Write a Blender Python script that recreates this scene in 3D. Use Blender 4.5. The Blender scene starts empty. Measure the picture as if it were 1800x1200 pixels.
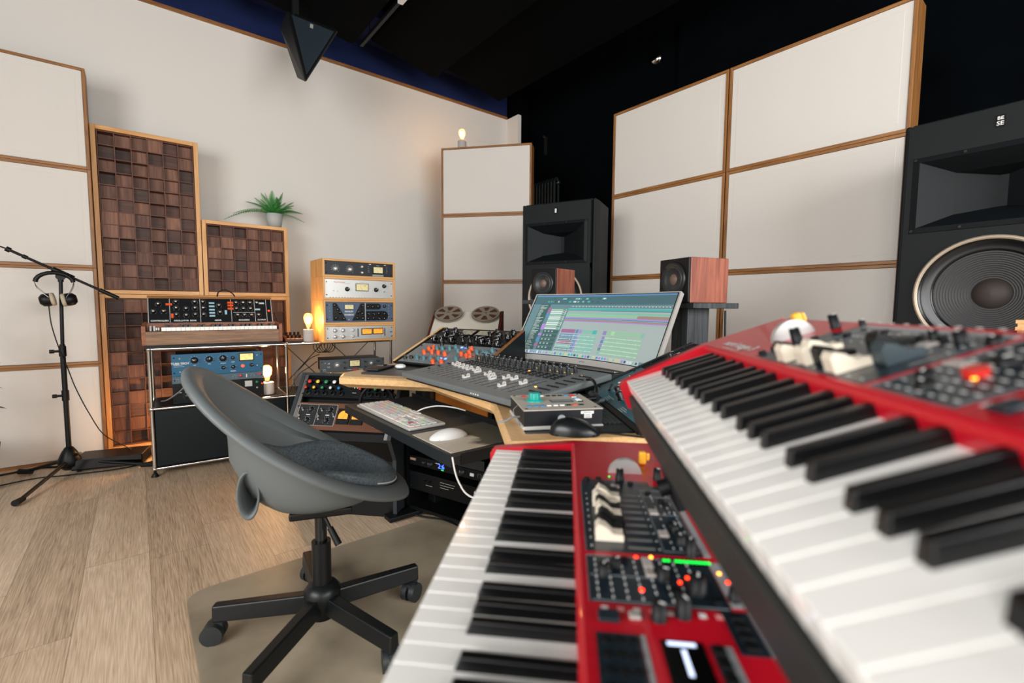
import bpy, math, random
from mathutils import Matrix, Vector, Euler
random.seed(7)
R = math.radians
PI = math.pi
sc = bpy.context.scene
COL = sc.collection

# ------------------------------------------------------------------ materials
def lin(h):
    if isinstance(h, str):
        h = h.lstrip('#'); c = [int(h[i:i+2], 16)/255 for i in (0, 2, 4)]
    else:
        c = list(h)
    return tuple((x/12.92 if x <= .04045 else ((x+.055)/1.055)**2.4) for x in c) + (1,)
MATS = {}
def mat(name, col, rough=.5, metal=0, emit=None, es=0, bump=0, bscale=300, var=0, vscale=6, coat=0, alpha=1, trans=0, ior=1.45, spec=None):
    if name in MATS: return MATS[name]
    m = bpy.data.materials.new(name); m.use_nodes = True
    nt = m.node_tree; b = nt.nodes['Principled BSDF']
    b.inputs['Base Color'].default_value = lin(col)
    b.inputs['Roughness'].default_value = rough
    b.inputs['Metallic'].default_value = metal
    b.inputs['Coat Weight'].default_value = coat
    b.inputs['IOR'].default_value = ior
    if spec is not None: b.inputs['Specular IOR Level'].default_value = spec
    if trans: b.inputs['Transmission Weight'].default_value = trans
    if alpha < 1: b.inputs['Alpha'].default_value = alpha
    if emit:
        b.inputs['Emission Color'].default_value = lin(emit); b.inputs['Emission Strength'].default_value = es
    if bump or var:
        tc = nt.nodes.new('ShaderNodeTexCoord')
    if bump:
        n = nt.nodes.new('ShaderNodeTexNoise'); n.inputs['Scale'].default_value = bscale; n.inputs['Detail'].default_value = 3
        bp = nt.nodes.new('ShaderNodeBump'); bp.inputs['Strength'].default_value = bump; bp.inputs['Distance'].default_value = .002
        nt.links.new(tc.outputs['Object'], n.inputs['Vector']); nt.links.new(n.outputs['Fac'], bp.inputs['Height'])
        nt.links.new(bp.outputs['Normal'], b.inputs['Normal'])
    if var:
        n2 = nt.nodes.new('ShaderNodeTexNoise'); n2.inputs['Scale'].default_value = vscale; n2.inputs['Detail'].default_value = 5
        mx = nt.nodes.new('ShaderNodeMix'); mx.data_type = 'RGBA'
        c = lin(col)
        mx.inputs[6].default_value = tuple(max(0, x*(1-var)) for x in c[:3])+(1,)
        mx.inputs[7].default_value = tuple(min(1, x*(1+var)) for x in c[:3])+(1,)
        nt.links.new(tc.outputs['Object'], n2.inputs['Vector']); nt.links.new(n2.outputs['Fac'], mx.inputs[0])
        nt.links.new(mx.outputs[2], b.inputs['Base Color'])
    MATS[name] = m
    return m
def wood(name, c1, c2, axis='X', fine=60, rough=.45, stretch=14):
    if name in MATS: return MATS[name]
    m = bpy.data.materials.new(name); m.use_nodes = True
    nt = m.node_tree; b = nt.nodes['Principled BSDF']; L = nt.links.new
    tc = nt.nodes.new('ShaderNodeTexCoord'); mp = nt.nodes.new('ShaderNodeMapping')
    s = [fine]*3; s['XYZ'.index(axis)] = fine/stretch
    mp.inputs['Scale'].default_value = s
    n = nt.nodes.new('ShaderNodeTexNoise'); n.inputs['Scale'].default_value = 1; n.inputs['Detail'].default_value = 6; n.inputs['Distortion'].default_value = 1.2
    cr = nt.nodes.new('ShaderNodeValToRGB')
    cr.color_ramp.elements[0].position = .3; cr.color_ramp.elements[0].color = lin(c1)
    cr.color_ramp.elements[1].position = .72; cr.color_ramp.elements[1].color = lin(c2)
    bp = nt.nodes.new('ShaderNodeBump'); bp.inputs['Strength'].default_value = .12; bp.inputs['Distance'].default_value = .001
    L(tc.outputs['Object'], mp.inputs['Vector']); L(mp.outputs['Vector'], n.inputs['Vector'])
    L(n.outputs['Fac'], cr.inputs['Fac']); L(cr.outputs['Color'], b.inputs['Base Color'])
    L(n.outputs['Fac'], bp.inputs['Height']); L(bp.outputs['Normal'], b.inputs['Normal'])
    b.inputs['Roughness'].default_value = rough
    MATS[name] = m
    return m

white_wall = mat('white_paint', '#dedad3', .85, bump=.05, bscale=60)
fabric = mat('white_fabric', '#d6d1ca', .95, bump=.35, bscale=900, var=.03, vscale=500)
black_wall = mat('black_velvet', '#04070a', 1, bump=.3, bscale=25, var=.6, vscale=5, spec=.05)
black_foam = mat('black_foam', '#040506', 1, bump=.2, bscale=500, spec=.08)
navy = mat('navy_felt', '#061a48', .95, bump=.3, bscale=400, var=.25, vscale=25)
oakX = wood('oak_x', '#764a24', '#a2703c', 'X'); oakZ = wood('oak_z', '#764a24', '#a2703c', 'Z')
pineX = wood('pine_x', '#c88f50', '#e3b377', 'X', 40); pineZ = wood('pine_z', '#c88f50', '#e3b377', 'Z', 40)
edge = wood('oak_edge', '#6e3f20', '#96602f', 'Y')
walnut = wood('walnut', '#63442b', '#977252', 'X', 70)
walnut_r = wood('walnut_red', '#6e3a20', '#a05c34', 'X', 60)
cherry = wood('cherry', '#7a3f2f', '#a9634c', 'Z', 50)
maple = wood('maple', '#cf9d63', '#e6bd85', 'X', 90, .35)
mapleE = wood('maple_edge', '#d9a96f', '#ecc590', 'Y', 90, .35)
blackash = wood('black_ash', '#17191c', '#454a4e', 'Z', 60, .5)
chrome = mat('chrome', '#d8d6d2', .12, 1)
steel = mat('brushed_steel', '#b9b9b7', .3, 1)
black = mat('black_plastic', '#07090b', .45, spec=.35)
blackm = mat('black_matt_metal', '#090b0d', .5, bump=.1, bscale=800, spec=.35)
blackg = mat('black_gloss', '#050607', .12)
rubber = mat('rubber', '#101112', .8)
anth = mat('anthracite_steel', '#10171b', .45, spec=.3)
ivory = mat('ivory', '#e9e4d8', .35)
whitep = mat('white_plastic', '#e8e8e6', .3)
keyw = mat('piano_white', '#f5f3ee', .16, coat=.3)
keyb = mat('piano_black', '#08090b', .28)
redp = mat('red_lacquer', '#b40c20', .33, coat=.15, bump=.06, bscale=900)
navy_pan = mat('panel_slate', '#15232c', .3, spec=.7)
greyp = mat('panel_grey', '#8f9496', .4)
silver = mat('silver_alu', '#c9c9c6', .38, .5)
printw = mat('print_white', '#d9d9d6', .6)
printg = mat('print_grey', '#7d8488', .6)
printk = mat('print_black', '#15171a', .6)
printr = mat('print_red', '#c03a34', .6)
orangep = mat('orange_plastic', '#e2541e', .4)
tealp = mat('teal_plastic', '#45727c', .45)
bluep = mat('blue_plastic', '#2a80b8', .45)
yellowp = mat('yellow_plastic', '#e3a52c', .4)
redk = mat('red_plastic', '#c8281f', .35)
greenk = mat('green_plastic', '#1f8a5a', .4)
led_r = mat('led_red', '#ff2a10', .4, emit='#ff3010', es=5)
led_o = mat('led_orange', '#ff9030', .4, emit='#ff9a30', es=5)
led_g = mat('led_green', '#18c040', .4, emit='#18d840', es=2.0)
led_b = mat('led_blue', '#3050ff', .4, emit='#3858ff', es=3.5)
led_w = mat('led_white', '#e0e8ff', .4, emit='#d8e4ff', es=2)
vu = mat('vu_lit', '#f1cf8e', .4, emit='#f0b860', es=.55)
vuo = mat('vu_amber', '#e9a13c', .4, emit='#f08a20', es=.6)
vup = mat('vu_pale', '#d9cf9f', .5, emit='#d8c080', es=.15)
vud = mat('vu_dim', '#a09c8a', .3)
felt = mat('grey_felt', '#5a6469', .95, bump=1, bscale=500, var=.9, vscale=170)
shell_m = mat('grey_shell', '#5f6566', .48, bump=.08, bscale=700)
glassm = mat('clear_glass', '#fff4e4', .03, trans=1, ior=1.2)
concrete = mat('concrete', '#b0aca6', .85, bump=.2, bscale=200)
leafg = mat('fern_green', '#3c8a40', .55, var=.45, vscale=60)
leafd = mat('ficus_green', '#16301f', .35, var=.3, vscale=20)

# ------------------------------------------------------------------ mesh builder
class M:
    def __init__(s): s.v = []; s.f = []; s.T = Matrix.Identity(4)
    def add(s, vs, fs, m=0, sm=False):
        o = len(s.v); T = s.T
        s.v += [tuple(T @ Vector(p)) for p in vs]
        s.f += [(tuple(i+o for i in f), m, sm) for f in fs]
        return s
    def box(s, x0, x1, y0, y1, z0, z1, m=0):
        return s.add([(x0,y0,z0),(x1,y0,z0),(x1,y1,z0),(x0,y1,z0),(x0,y0,z1),(x1,y0,z1),(x1,y1,z1),(x0,y1,z1)],
            [(0,3,2,1),(4,5,6,7),(0,1,5,4),(1,2,6,5),(2,3,7,6),(3,0,4,7)], m)
    def cbox(s, c, d, m=0):
        return s.box(c[0]-d[0]/2, c[0]+d[0]/2, c[1]-d[1]/2, c[1]+d[1]/2, c[2]-d[2]/2, c[2]+d[2]/2, m)
    def quad(s, a, b, c, d, m=0): return s.add([a,b,c,d], [(0,1,2,3)], m)
    def cyl(s, p0, p1, r0, r1=None, n=16, m=0, caps=True):
        r1 = r0 if r1 is None else r1
        p0 = Vector(p0); p1 = Vector(p1); d = (p1-p0).normalized()
        a = d.orthogonal().normalized(); b = d.cross(a)
        vs = []
        for p, r in ((p0, r0), (p1, r1)):
            for i in range(n):
                t = 2*PI*i/n; vs.append(p + a*math.cos(t)*r + b*math.sin(t)*r)
        s.add(vs, [(i,(i+1)%n,n+(i+1)%n,n+i) for i in range(n)], m, True)
        if caps:
            s.add(vs[:n], [tuple(range(n-1,-1,-1))], m); s.add(vs[n:], [tuple(range(n))], m)
        return s
    def lathe(s, prof, n=24, m=0, c=(0,0,0), axis='z', caps=False):
        vs = []
        for r, h in prof:
            for i in range(n):
                t = 2*PI*i/n; x, y = r*math.cos(t), r*math.sin(t)
                p = (x, y, h) if axis == 'z' else ((x, h, -y) if axis == 'y' else (h, x, y))
                vs.append((c[0]+p[0], c[1]+p[1], c[2]+p[2]))
        k = len(prof)
        fs = [(j*n+i, j*n+(i+1)%n, (j+1)*n+(i+1)%n, (j+1)*n+i) for j in range(k-1) for i in range(n)]
        s.add(vs, fs, m, True)
        if caps:
            s.add(vs[:n], [tuple(range(n-1,-1,-1))], m); s.add(vs[-n:], [tuple(range(n))], m)
        return s
    def tube(s, pts, r, n=8, m=0, sub=0):
        P = [Vector(p) for p in pts]
        if sub:
            Q = []
            for i in range(len(P)-1):
                p0 = P[max(i-1,0)]; p1 = P[i]; p2 = P[i+1]; p3 = P[min(i+2,len(P)-1)]
                for j in range(sub):
                    t = j/sub
                    Q.append(.5*((2*p1)+(-p0+p2)*t+(2*p0-5*p1+4*p2-p3)*t*t+(-p0+3*p1-3*p2+p3)*t**3))
            Q.append(P[-1]); P = Q
        rr = r if isinstance(r, (list, tuple)) else None
        up = None; vs = []
        for i, p in enumerate(P):
            d = (P[min(i+1,len(P)-1)]-P[max(i-1,0)]).normalized()
            if up is None: up = d.orthogonal().normalized()
            up = (up - d*up.dot(d)).normalized(); w = d.cross(up)
            q = r if rr is None else rr[min(int(i/max(1,sub or 1)), len(rr)-1)]
            for k in range(n):
                t = 2*PI*k/n; vs.append(p+up*math.cos(t)*q+w*math.sin(t)*q)
        fs = [(j*n+i, j*n+(i+1)%n, (j+1)*n+(i+1)%n, (j+1)*n+i) for j in range(len(P)-1) for i in range(n)]
        s.add(vs, fs, m, True); s.add(vs[:n], [tuple(range(n-1,-1,-1))], m); s.add(vs[-n:], [tuple(range(n))], m)
        return s
    def prism(s, poly, z0, z1, m=0, ax='z', sm=False):
        # poly CCW in the plane; ax gives the extrusion axis
        def P(a, b, h):
            return (a, b, h) if ax == 'z' else ((a, h, b) if ax == 'y' else (h, a, b))
        n = len(poly)
        vs = [P(a, b, z0) for a, b in poly]+[P(a, b, z1) for a, b in poly]
        s.add(vs, [(i,(i+1)%n,n+(i+1)%n,n+i) for i in range(n)], m, sm)
        s.add(vs, [tuple(range(n-1,-1,-1)), tuple(range(n,2*n))], m)
        return s
    def sphere(s, c, r, m=0, nu=16, nv=10, sc=(1,1,1), v0=0, v1=1):
        vs = []
        for j in range(nv+1):
            ph = PI*(v0+(v1-v0)*j/nv)
            for i in range(nu):
                t = 2*PI*i/nu
                vs.append((c[0]+r*sc[0]*math.sin(ph)*math.cos(t), c[1]+r*sc[1]*math.sin(ph)*math.sin(t), c[2]+r*sc[2]*math.cos(ph)))
        s.add(vs, [(j*nu+i,(j+1)*nu+i,(j+1)*nu+(i+1)%nu,j*nu+(i+1)%nu) for j in range(nv) for i in range(nu)], m, True)
        return s
    def text(s, st, size, x, y, m=0, align='CENTER', h=0.0, plane='xz', off=0, rot=0, bold=0):
        cu = bpy.data.curves.new('t', 'FONT'); cu.body = st; cu.size = size; cu.align_x = align; cu.align_y = 'CENTER'
        cu.resolution_u = 2; cu.offset = bold
        o = bpy.data.objects.new('t', cu); COL.objects.link(o)
        me = bpy.data.meshes.new_from_object(o)
        c, sn = math.cos(rot), math.sin(rot)
        vs = []
        for v in me.vertices:
            a, b = v.co.x*c-v.co.y*sn+x, v.co.x*sn+v.co.y*c+y
            vs.append((a, off, b) if plane == 'xz' else (a, b, off))
        s.add(vs, [tuple(p.vertices) for p in me.polygons], m)
        bpy.data.objects.remove(o); bpy.data.curves.remove(cu); bpy.data.meshes.remove(me)
        return s
    def mesh(s, name, mats):
        me = bpy.data.meshes.new(name)
        me.from_pydata(s.v, [], [f[0] for f in s.f])
        for mm in (mats if isinstance(mats, (list, tuple)) else [mats]): me.materials.append(mm)
        for p, f in zip(me.polygons, s.f): p.material_index = f[1]; p.use_smooth = f[2]
        me.update()
        return me
def link(name, me, parent=None, loc=(0,0,0), rot=(0,0,0), bevel=0, label=None, seg=2, scale=None):
    o = bpy.data.objects.new(name, me); COL.objects.link(o)
    o.parent = parent; o.location = loc; o.rotation_euler = rot
    if scale: o.scale = scale
    if bevel:
        b = o.modifiers.new('bevel', 'BEVEL'); b.width = bevel; b.segments = seg; b.limit_method = 'ANGLE'; b.angle_limit = R(40)
        b.harden_normals = False
    if label: o['label'] = label
    return o
def part(name, m, parent, mats, bevel=0, label=None, loc=(0,0,0), rot=(0,0,0), seg=2):
    return link(name, m.mesh(name, mats), parent, loc, rot, bevel, label, seg)
def thing(name, label, cat, loc=(0,0,0), rot=0, group=None):
    o = bpy.data.objects.new(name, None); COL.objects.link(o); o.empty_display_size = .05
    o.location = loc; o.rotation_euler = rot if isinstance(rot, tuple) else (0,0,rot)
    o['label'] = label; o['category'] = cat
    if group: o['group'] = group
    return o
def solo(name, m, mats, label, cat, loc=(0,0,0), rot=0, bevel=0, group=None, seg=2):
    o = link(name, m.mesh(name, mats), None, loc, rot if isinstance(rot, tuple) else (0,0,rot), bevel, None, seg)
    o['label'] = label; o['category'] = cat
    if group: o['group'] = group
    return o
def struct(name, m, mats, bevel=0):
    o = link(name, m.mesh(name, mats), None, bevel=bevel); o['kind'] = 'structure'; return o
CACHE = {}
def cached(key, fn):
    if key not in CACHE: CACHE[key] = fn()
    return CACHE[key]

# ------------------------------------------------------------------ the room
fl = bpy.data.materials.new('oak_laminate'); fl.use_nodes = True
nt = fl.node_tree; N = nt.nodes.new; L = nt.links.new; B = nt.nodes['Principled BSDF']
def mth(op, a, b=None, c=None):
    n = N('ShaderNodeMath'); n.operation = op
    for i, q in enumerate((a, b, c)):
        if q is None: continue
        if hasattr(q, 'links'): L(q, n.inputs[i])
        else: n.inputs[i].default_value = q
    return n.outputs[0]
tc = N('ShaderNodeTexCoord'); sx = N('ShaderNodeSeparateXYZ'); L(tc.outputs['Object'], sx.inputs[0])
xw = mth('DIVIDE', sx.outputs['X'], .194); idx = mth('FLOOR', xw); fx = mth('FRACT', xw)
wn = N('ShaderNodeTexWhiteNoise'); wn.noise_dimensions = '1D'; L(idx, wn.inputs['W'])
yy = mth('ADD', mth('DIVIDE', sx.outputs['Y'], 1.29), mth('MULTIPLY', wn.outputs['Value'], 7.3)); idy = mth('FLOOR', yy); fy = mth('FRACT', yy)
wn2 = N('ShaderNodeTexWhiteNoise'); wn2.noise_dimensions = '2D'; cb = N('ShaderNodeCombineXYZ'); L(idx, cb.inputs[0]); L(idy, cb.inputs[1]); L(cb.outputs[0], wn2.inputs['Vector'])
cv = N('ShaderNodeCombineXYZ')
L(mth('MULTIPLY', sx.outputs['X'], 9), cv.inputs[0]); L(mth('MULTIPLY', sx.outputs['Y'], .75), cv.inputs[1]); L(mth('MULTIPLY', wn2.outputs['Value'], 40), cv.inputs[2])
ng = N('ShaderNodeTexNoise'); ng.inputs['Scale'].default_value = 1.3; ng.inputs['Detail'].default_value = 3; ng.inputs['Distortion'].default_value = .45; L(cv.outputs[0], ng.inputs['Vector'])
rings = mth('FRACT', mth('MULTIPLY', ng.outputs['Fac'], 22))
rings = mth('ABSOLUTE', mth('SUBTRACT', rings, .5))
cv2 = N('ShaderNodeCombineXYZ')
L(mth('MULTIPLY', sx.outputs['X'], 330), cv2.inputs[0]); L(mth('MULTIPLY', sx.outputs['Y'], 9), cv2.inputs[1]); L(mth('MULTIPLY', wn2.outputs['Value'], 40), cv2.inputs[2])
nf = N('ShaderNodeTexNoise'); nf.inputs['Scale'].default_value = 1; nf.inputs['Detail'].default_value = 4; L(cv2.outputs[0], nf.inputs['Vector'])
fac = mth('ADD', mth('MULTIPLY', rings, .2), mth('MULTIPLY', nf.outputs['Fac'], 1.0)); fac = mth('ADD', fac, mth('MULTIPLY', mth('SUBTRACT', wn2.outputs['Value'], .5)  , .2)); fac = mth('ADD', fac, mth('MULTIPLY', ng.outputs['Fac'], .35))
ramp = N('ShaderNodeValToRGB'); e = ramp.color_ramp.elements
e[0].position = .3; e[0].color = lin('#86705a'); e[1].position = 1.1; e[1].color = lin('#e6ceb2')
e2 = ramp.color_ramp.elements.new(.62); e2.color = lin('#c0a689')
L(fac, ramp.inputs['Fac'])
gap = mth('MINIMUM', mth('MINIMUM', fx, mth('SUBTRACT', 1, fx)), mth('MULTIPLY', mth('MINIMUM', fy, mth('SUBTRACT', 1, fy)), 6))
gm = mth('GREATER_THAN', gap, .005)
mx = N('ShaderNodeMix'); mx.data_type = 'RGBA'; L(gm, mx.inputs[0]); mx.inputs[6].default_value = lin('#9a8169'); L(ramp.outputs['Color'], mx.inputs[7])
L(mx.outputs[2], B.inputs['Base Color']); B.inputs['Roughness'].default_value = .42
bp = N('ShaderNodeBump'); bp.inputs['Strength'].default_value = .15; bp.inputs['Distance'].default_value = .001; L(nf.outputs['Fac'], bp.inputs['Height']); L(bp.outputs['Normal'], B.inputs['Normal'])

XL, XR, YF, YB, ZC = -2.6, 3.75, -2.4, 4.3, 3.45
struct('floor', M().box(XL-.1, XR+.1, YF-.1, YB+.2, -.1, 0), fl)
struct('ceiling', M().box(XL-.1, XR+.1, YF-.1, YB+.2, ZC, ZC+.1), black_foam)
struct('wall_back', M().box(XL-.1, 3.36, YB, YB+.12, 0, 3.12), white_wall)
struct('wall_return', M().box(3.36, 3.405, 4.1, YB+.12, 0, 3.1), white_wall)
struct('wall_right', M().box(XR, XR+.1, YF-.1, YB+.2, 0, ZC), black_wall)
struct('wall_back_upper', M().box(XL-.1, XR, YB+.1, YB+.2, 3.12, ZC), black_foam)
struct('wall_alcove', M().box(3.405, XR, YB+.1, YB+.2, 0, 3.12), black_wall)
struct('trim_1', M().box(XL, 3.36, YB-.012, YB+.02, 3.1, 3.125), oakX)
struct('trim_2', M().box(XL, 3.36, YB+.0, YB+.1, 3.125, ZC), navy)
struct('trim_3', M().box(XL, 3.3, YB-.45, YB-.01, 3.36, 3.43), navy)
# left wall and front wall with their windows (behind the photographer)
wl = M()
for y0, y1, z0, z1 in ((YF-.1, -1.6, 0, ZC), (1.6, YB+.1, 0, ZC), (-1.6, 1.6, 0, .9), (-1.6, 1.6, 2.7, ZC)):
    wl.box(XL-.12, XL, y0, y1, z0, z1)
struct('wall_left', wl, white_wall)
wf = M()
for x0, x1, z0, z1 in ((XL-.1, -.6, 0, ZC), (2.6, XR+.1, 0, ZC), (-.6, 2.6, 0, .9), (-.6, 2.6, 2.7, ZC)):
    wf.box(x0, x1, YF-.12, YF, z0, z1)
struct('wall_front', wf, white_wall)
w = M()
for y in (-1.6, -.03, 1.54): w.box(XL-.1, XL-.04, y, y+.06, .9, 2.7)
for z in (.9, 2.64): w.box(XL-.1, XL-.04, -1.6, 1.6, z, z+.06)
struct('window_1', w, whitep)
w = M()
for x in (-.6, .97, 2.54): w.box(x, x+.06, YF-.1, YF-.04, .9, 2.7)
for z in (.9, 2.64): w.box(-.6, 2.6, YF-.1, YF-.04, z, z+.06)
struct('window_2', w, whitep)
struct('baseboard_left', M().box(XL, XL+.012, YF, YB, 0, .06), whitep)

# hanging black absorber clouds under the ceiling
def cloud(x0, x1, y0, y1, z, drop, label):
    m = M(); t = .07
    m.add([(x0,y0,z),(x1,y0,z-drop),(x1,y1,z-drop),(x0,y1,z),(x0,y0,z+t),(x1,y0,z+t-drop),(x1,y1,z+t-drop),(x0,y1,z+t)],
          [(0,3,2,1),(4,5,6,7),(0,1,5,4),(1,2,6,5),(2,3,7,6),(3,0,4,7)])
    t_ = thing('ceiling_baffle', label, 'acoustic panel', ((x0+x1)/2, (y0+y1)/2, 0), 0, 'black panels under the ceiling')
    m.T = Matrix.Identity(4)
    m.v = [(a-(x0+x1)/2, b-(y0+y1)/2, c) for a, b, c in m.v]
    part('panel', m, t_, black_foam, .012)
    hg = M()
    for a in (x0+.1, x1-.1):
        for b in (y0+.15, y1-.15):
            zz = z-drop*(a-x0)/(x1-x0)+t
            hg.cyl((a-(x0+x1)/2, b-(y0+y1)/2, zz-.01), (a-(x0+x1)/2, b-(y0+y1)/2, ZC), .004, n=6)
    part('hanger', hg, t_, blackm)
    return t_
cloud(-.55, .42, 1.3, 3.86, 3.2, .1, 'black ceiling absorber at the far left, cut by the top edge of the photo')
cloud(.68, 1.46, 1.3, 3.9, 3.2, .1, 'black ceiling absorber behind the hanging wedge loudspeaker')
cloud(1.62, 2.22, 1.2, 3.93, 3.2, .13, 'black ceiling absorber to the right of the ceiling rail')
cloud(2.3, 2.97, 1.0, 3.93, 3.2, .13, 'black ceiling absorber nearest the dark right wall, above the corner panels')
rl = thing('ceiling_rail', 'thin metal rail running between two black ceiling absorbers', 'rail', (1.52, 2.9, 3.1))
part('rail', M().box(-.012, .012, -1.4, .98, 0, .03), rl, blackm)
part('hanger', M().cyl((0,-.9,.03),(0,-.9,ZC-3.1),.004,n=6).cyl((0,.8,.03),(0,.8,ZC-3.1),.004,n=6), rl, blackm)
part('joint', M().box(-.018, .018, .14, .26, -.012, .034), rl, whitep, label='white joint piece')

# small fittings on the dark right wall
o = solo('wall_light', M().lathe([(0,-.03),(.03,-.028),(.052,-.012),(.058,0)], 24, axis='x'), chrome, 'small round chrome dish light on the black wall above the tall panels', 'wall light', (XR, 2.62, 3.24))
rd = thing('radiator', 'black column radiator high on the dark wall behind the left loudspeaker', 'radiator', (XR-.14, 3.96, 1.9))
for i in range(8):
    m = M()
    for x in (.0, .06): m.tube([(x,0,0),(x,0,.46)], .013, 8)
    m.tube([(0,0,.46),(.03,0,.5),(.06,0,.46)], .013, 8, sub=3); m.tube([(0,0,0),(.03,0,-.04),(.06,0,0)], .013, 8, sub=3)
    part('column', m, rd, mat('radiator_black', '#1c282c', .5), loc=(0, -.19+i*.048, 0))
part('valve', M().cyl((.03,-.2,.44),(.03,-.245,.44),.016,n=12), rd, steel, label='steel valve cap')
part('bracket', M().box(.05,.14,-.15,-.12,.2,.23).box(.05,.14,.1,.13,.2,.23), rd, black)
o = solo('wall_hook', M().box(-.03,0,-.01,.01,-.2,0).cyl((-.03,0,0),(-.05,0,0),.012,n=10), [steel], 'small steel hook on the black wall above the radiator', 'hook', (XR, 4.06, 2.93))
o = solo('wall_panel', M().box(-.04,0,-.75,.75,-.45,.45), black_wall, 'large flat black panel on the dark wall above the tall white panels', 'wall panel', (XR, 1.62, 2.95), bevel=.01)

# ------------------------------------------------------------------ framed fabric absorbers
def absorber(x, y, z, rz, w, h, d, label):
    t = thing('acoustic_panel', label, 'acoustic panel', (x, y, z), rz, 'white fabric acoustic panels')
    f = M(); k = .016
    f.box(0, k, 0, d, 0, h, 1); f.box(w-k, w, 0, d, 0, h, 1); f.box(k, w-k, 0, d, 0, k, 0); f.box(k, w-k, 0, d, h-k, h, 0)
    part('frame', f, t, [oakX, oakZ], .0015)
    g = M().box(k+.001, w-k-.001, .004, .05, k+.001, h-k-.001); g.box(k+.03, w-k-.03, .0035, .01, k+.03, h-k-.03)
    part('fabric_cover', g, t, fabric, .004)
    return t
ROWL = ['lowest', 'third from the top', 'second from the top', 'topmost']
H4 = .611
for r_ in range(4):
    absorber(-1.04, 4.0, r_*H4, 0, .852, H4-.001, .14, 'white fabric acoustic panel, %s in the stack at the left edge' % ROWL[r_])
A = Vector((2.25, 3.86)); Bv = Vector((2.79, 3.21)); ang = math.atan2(Bv.y-A.y, Bv.x-A.x)
for r_ in range(4):
    absorber(A.x, A.y, r_*H4, ang, (Bv-A).length, H4-.001, .14, 'white fabric acoustic panel, %s in the slim stack across the far corner' % ROWL[r_])
for c_, (ys, nm) in enumerate((((2.33), 'left'), ((1.455), 'right'))):
    for r_ in range(4):
        absorber(2.83, ys, r_*.607, R(-90), .868, .606, .14, 'white acoustic panel, %s in the %s column of the tall right stack' % (ROWL[r_], nm))
# ------------------------------------------------------------------ wooden diffusers
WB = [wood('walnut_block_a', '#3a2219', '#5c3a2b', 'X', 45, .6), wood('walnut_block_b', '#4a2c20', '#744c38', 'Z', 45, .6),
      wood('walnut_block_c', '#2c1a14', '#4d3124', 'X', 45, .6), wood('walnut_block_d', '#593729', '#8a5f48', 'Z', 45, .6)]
def diffuser(x, y, z, w, h, nx, nz, label, seed, nlive=None):
    rnd = random.Random(seed)
    t = thing('skyline_diffuser', label, 'wall panel', (x, y, z), 0, 'wooden block diffusers')
    k = .026; d = .13; f = M()
    f.box(0, k, 0, d, 0, h, 1); f.box(w-k, w, 0, d, 0, h, 1); f.box(k, w-k, 0, d, 0, k, 0); f.box(k, w-k, 0, d, h-k, h, 0)
    part('frame', f, t, [pineX, pineZ], .002)
    iw, ih = w-2*k-.012, h-2*k-.012; x0 = z0 = k+.006; cw, ch = iw/nx, ih/nz
    g = M().box(k+.0005, w-k-.0005, d-.01, d-.001, k+.0005, h-k-.0005)
    for i in range(nx+1): g.box(x0+i*cw-.0025, x0+i*cw+.0025, .012, d-.01, k+.001, h-k-.001)
    for j in range(nz+1): g.box(k+.001, w-k-.001, .0125, d-.01, z0+j*ch-.0025, z0+j*ch+.0025)
    part('slat_grid', g, t, wood('walnut_slat', '#4f2d20', '#6f4331', 'X', 60, .6))
    b = M()
    for i in range(nx):
        for j in range(nz):
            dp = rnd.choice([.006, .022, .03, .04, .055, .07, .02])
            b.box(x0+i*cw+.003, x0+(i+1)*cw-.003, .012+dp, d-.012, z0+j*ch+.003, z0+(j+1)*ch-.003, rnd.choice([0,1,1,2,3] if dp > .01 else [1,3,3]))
    part('wood_blocks', b, t, WB)
    return t
DY = 4.06
diffuser(-.185, DY, 1.062, .572, 1.075, 6, 12, 'tall dark wood block diffuser in a pale frame, beside the white panels', 3)
diffuser(.392, DY, 1.062, .572, .545, 6, 6, 'small square dark wood block diffuser below the potted fern', 5)
diffuser(-.185, DY, .01, 1.149, 1.05, 12, 11, 'large lower dark wood block diffuser behind the chrome shelf', 9)

# ------------------------------------------------------------------ fern on the diffuser
t = thing('potted_fern', 'small green fern in a grey pot standing on the square wood diffuser', 'plant', (.885, 4.12, 1.607))
part('pot', M().lathe([(.0,.002),(.048,.002),(.064,.105),(.06,.107),(.056,.09),(.0,.09)], 28), t, mat('grey_pot', '#a9adab', .6))
def frond(L_, lean, droop, wd, n=24):
    m = M(); P = []
    for i in range(n+1):
        s = i/n; P.append(Vector((L_*(s*math.sin(lean)+.25*s*s*droop), 0, L_*(s*math.cos(lean)-.75*droop*s*s))))
    m.tube(P, .0013, 5)
    for i in range(1, n):
        p = P[i]; d = (P[i+1]-P[i-1]).normalized(); s = i/n
        w_ = wd*math.sin(PI*min(1, s*.93+.09))**.6
        for sg in (-1, 1):
            q = p+Vector((0, sg*w_, 0))+d*w_*.3+Vector((0,0,-w_*.55)); h = d*(L_/n*.36)
            m.add([p-h, p+h, q+h*.5, q-h*.5+d*.002], [(0,1,2,3)], 0)
    return m
rf = random.Random(4)
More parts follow.
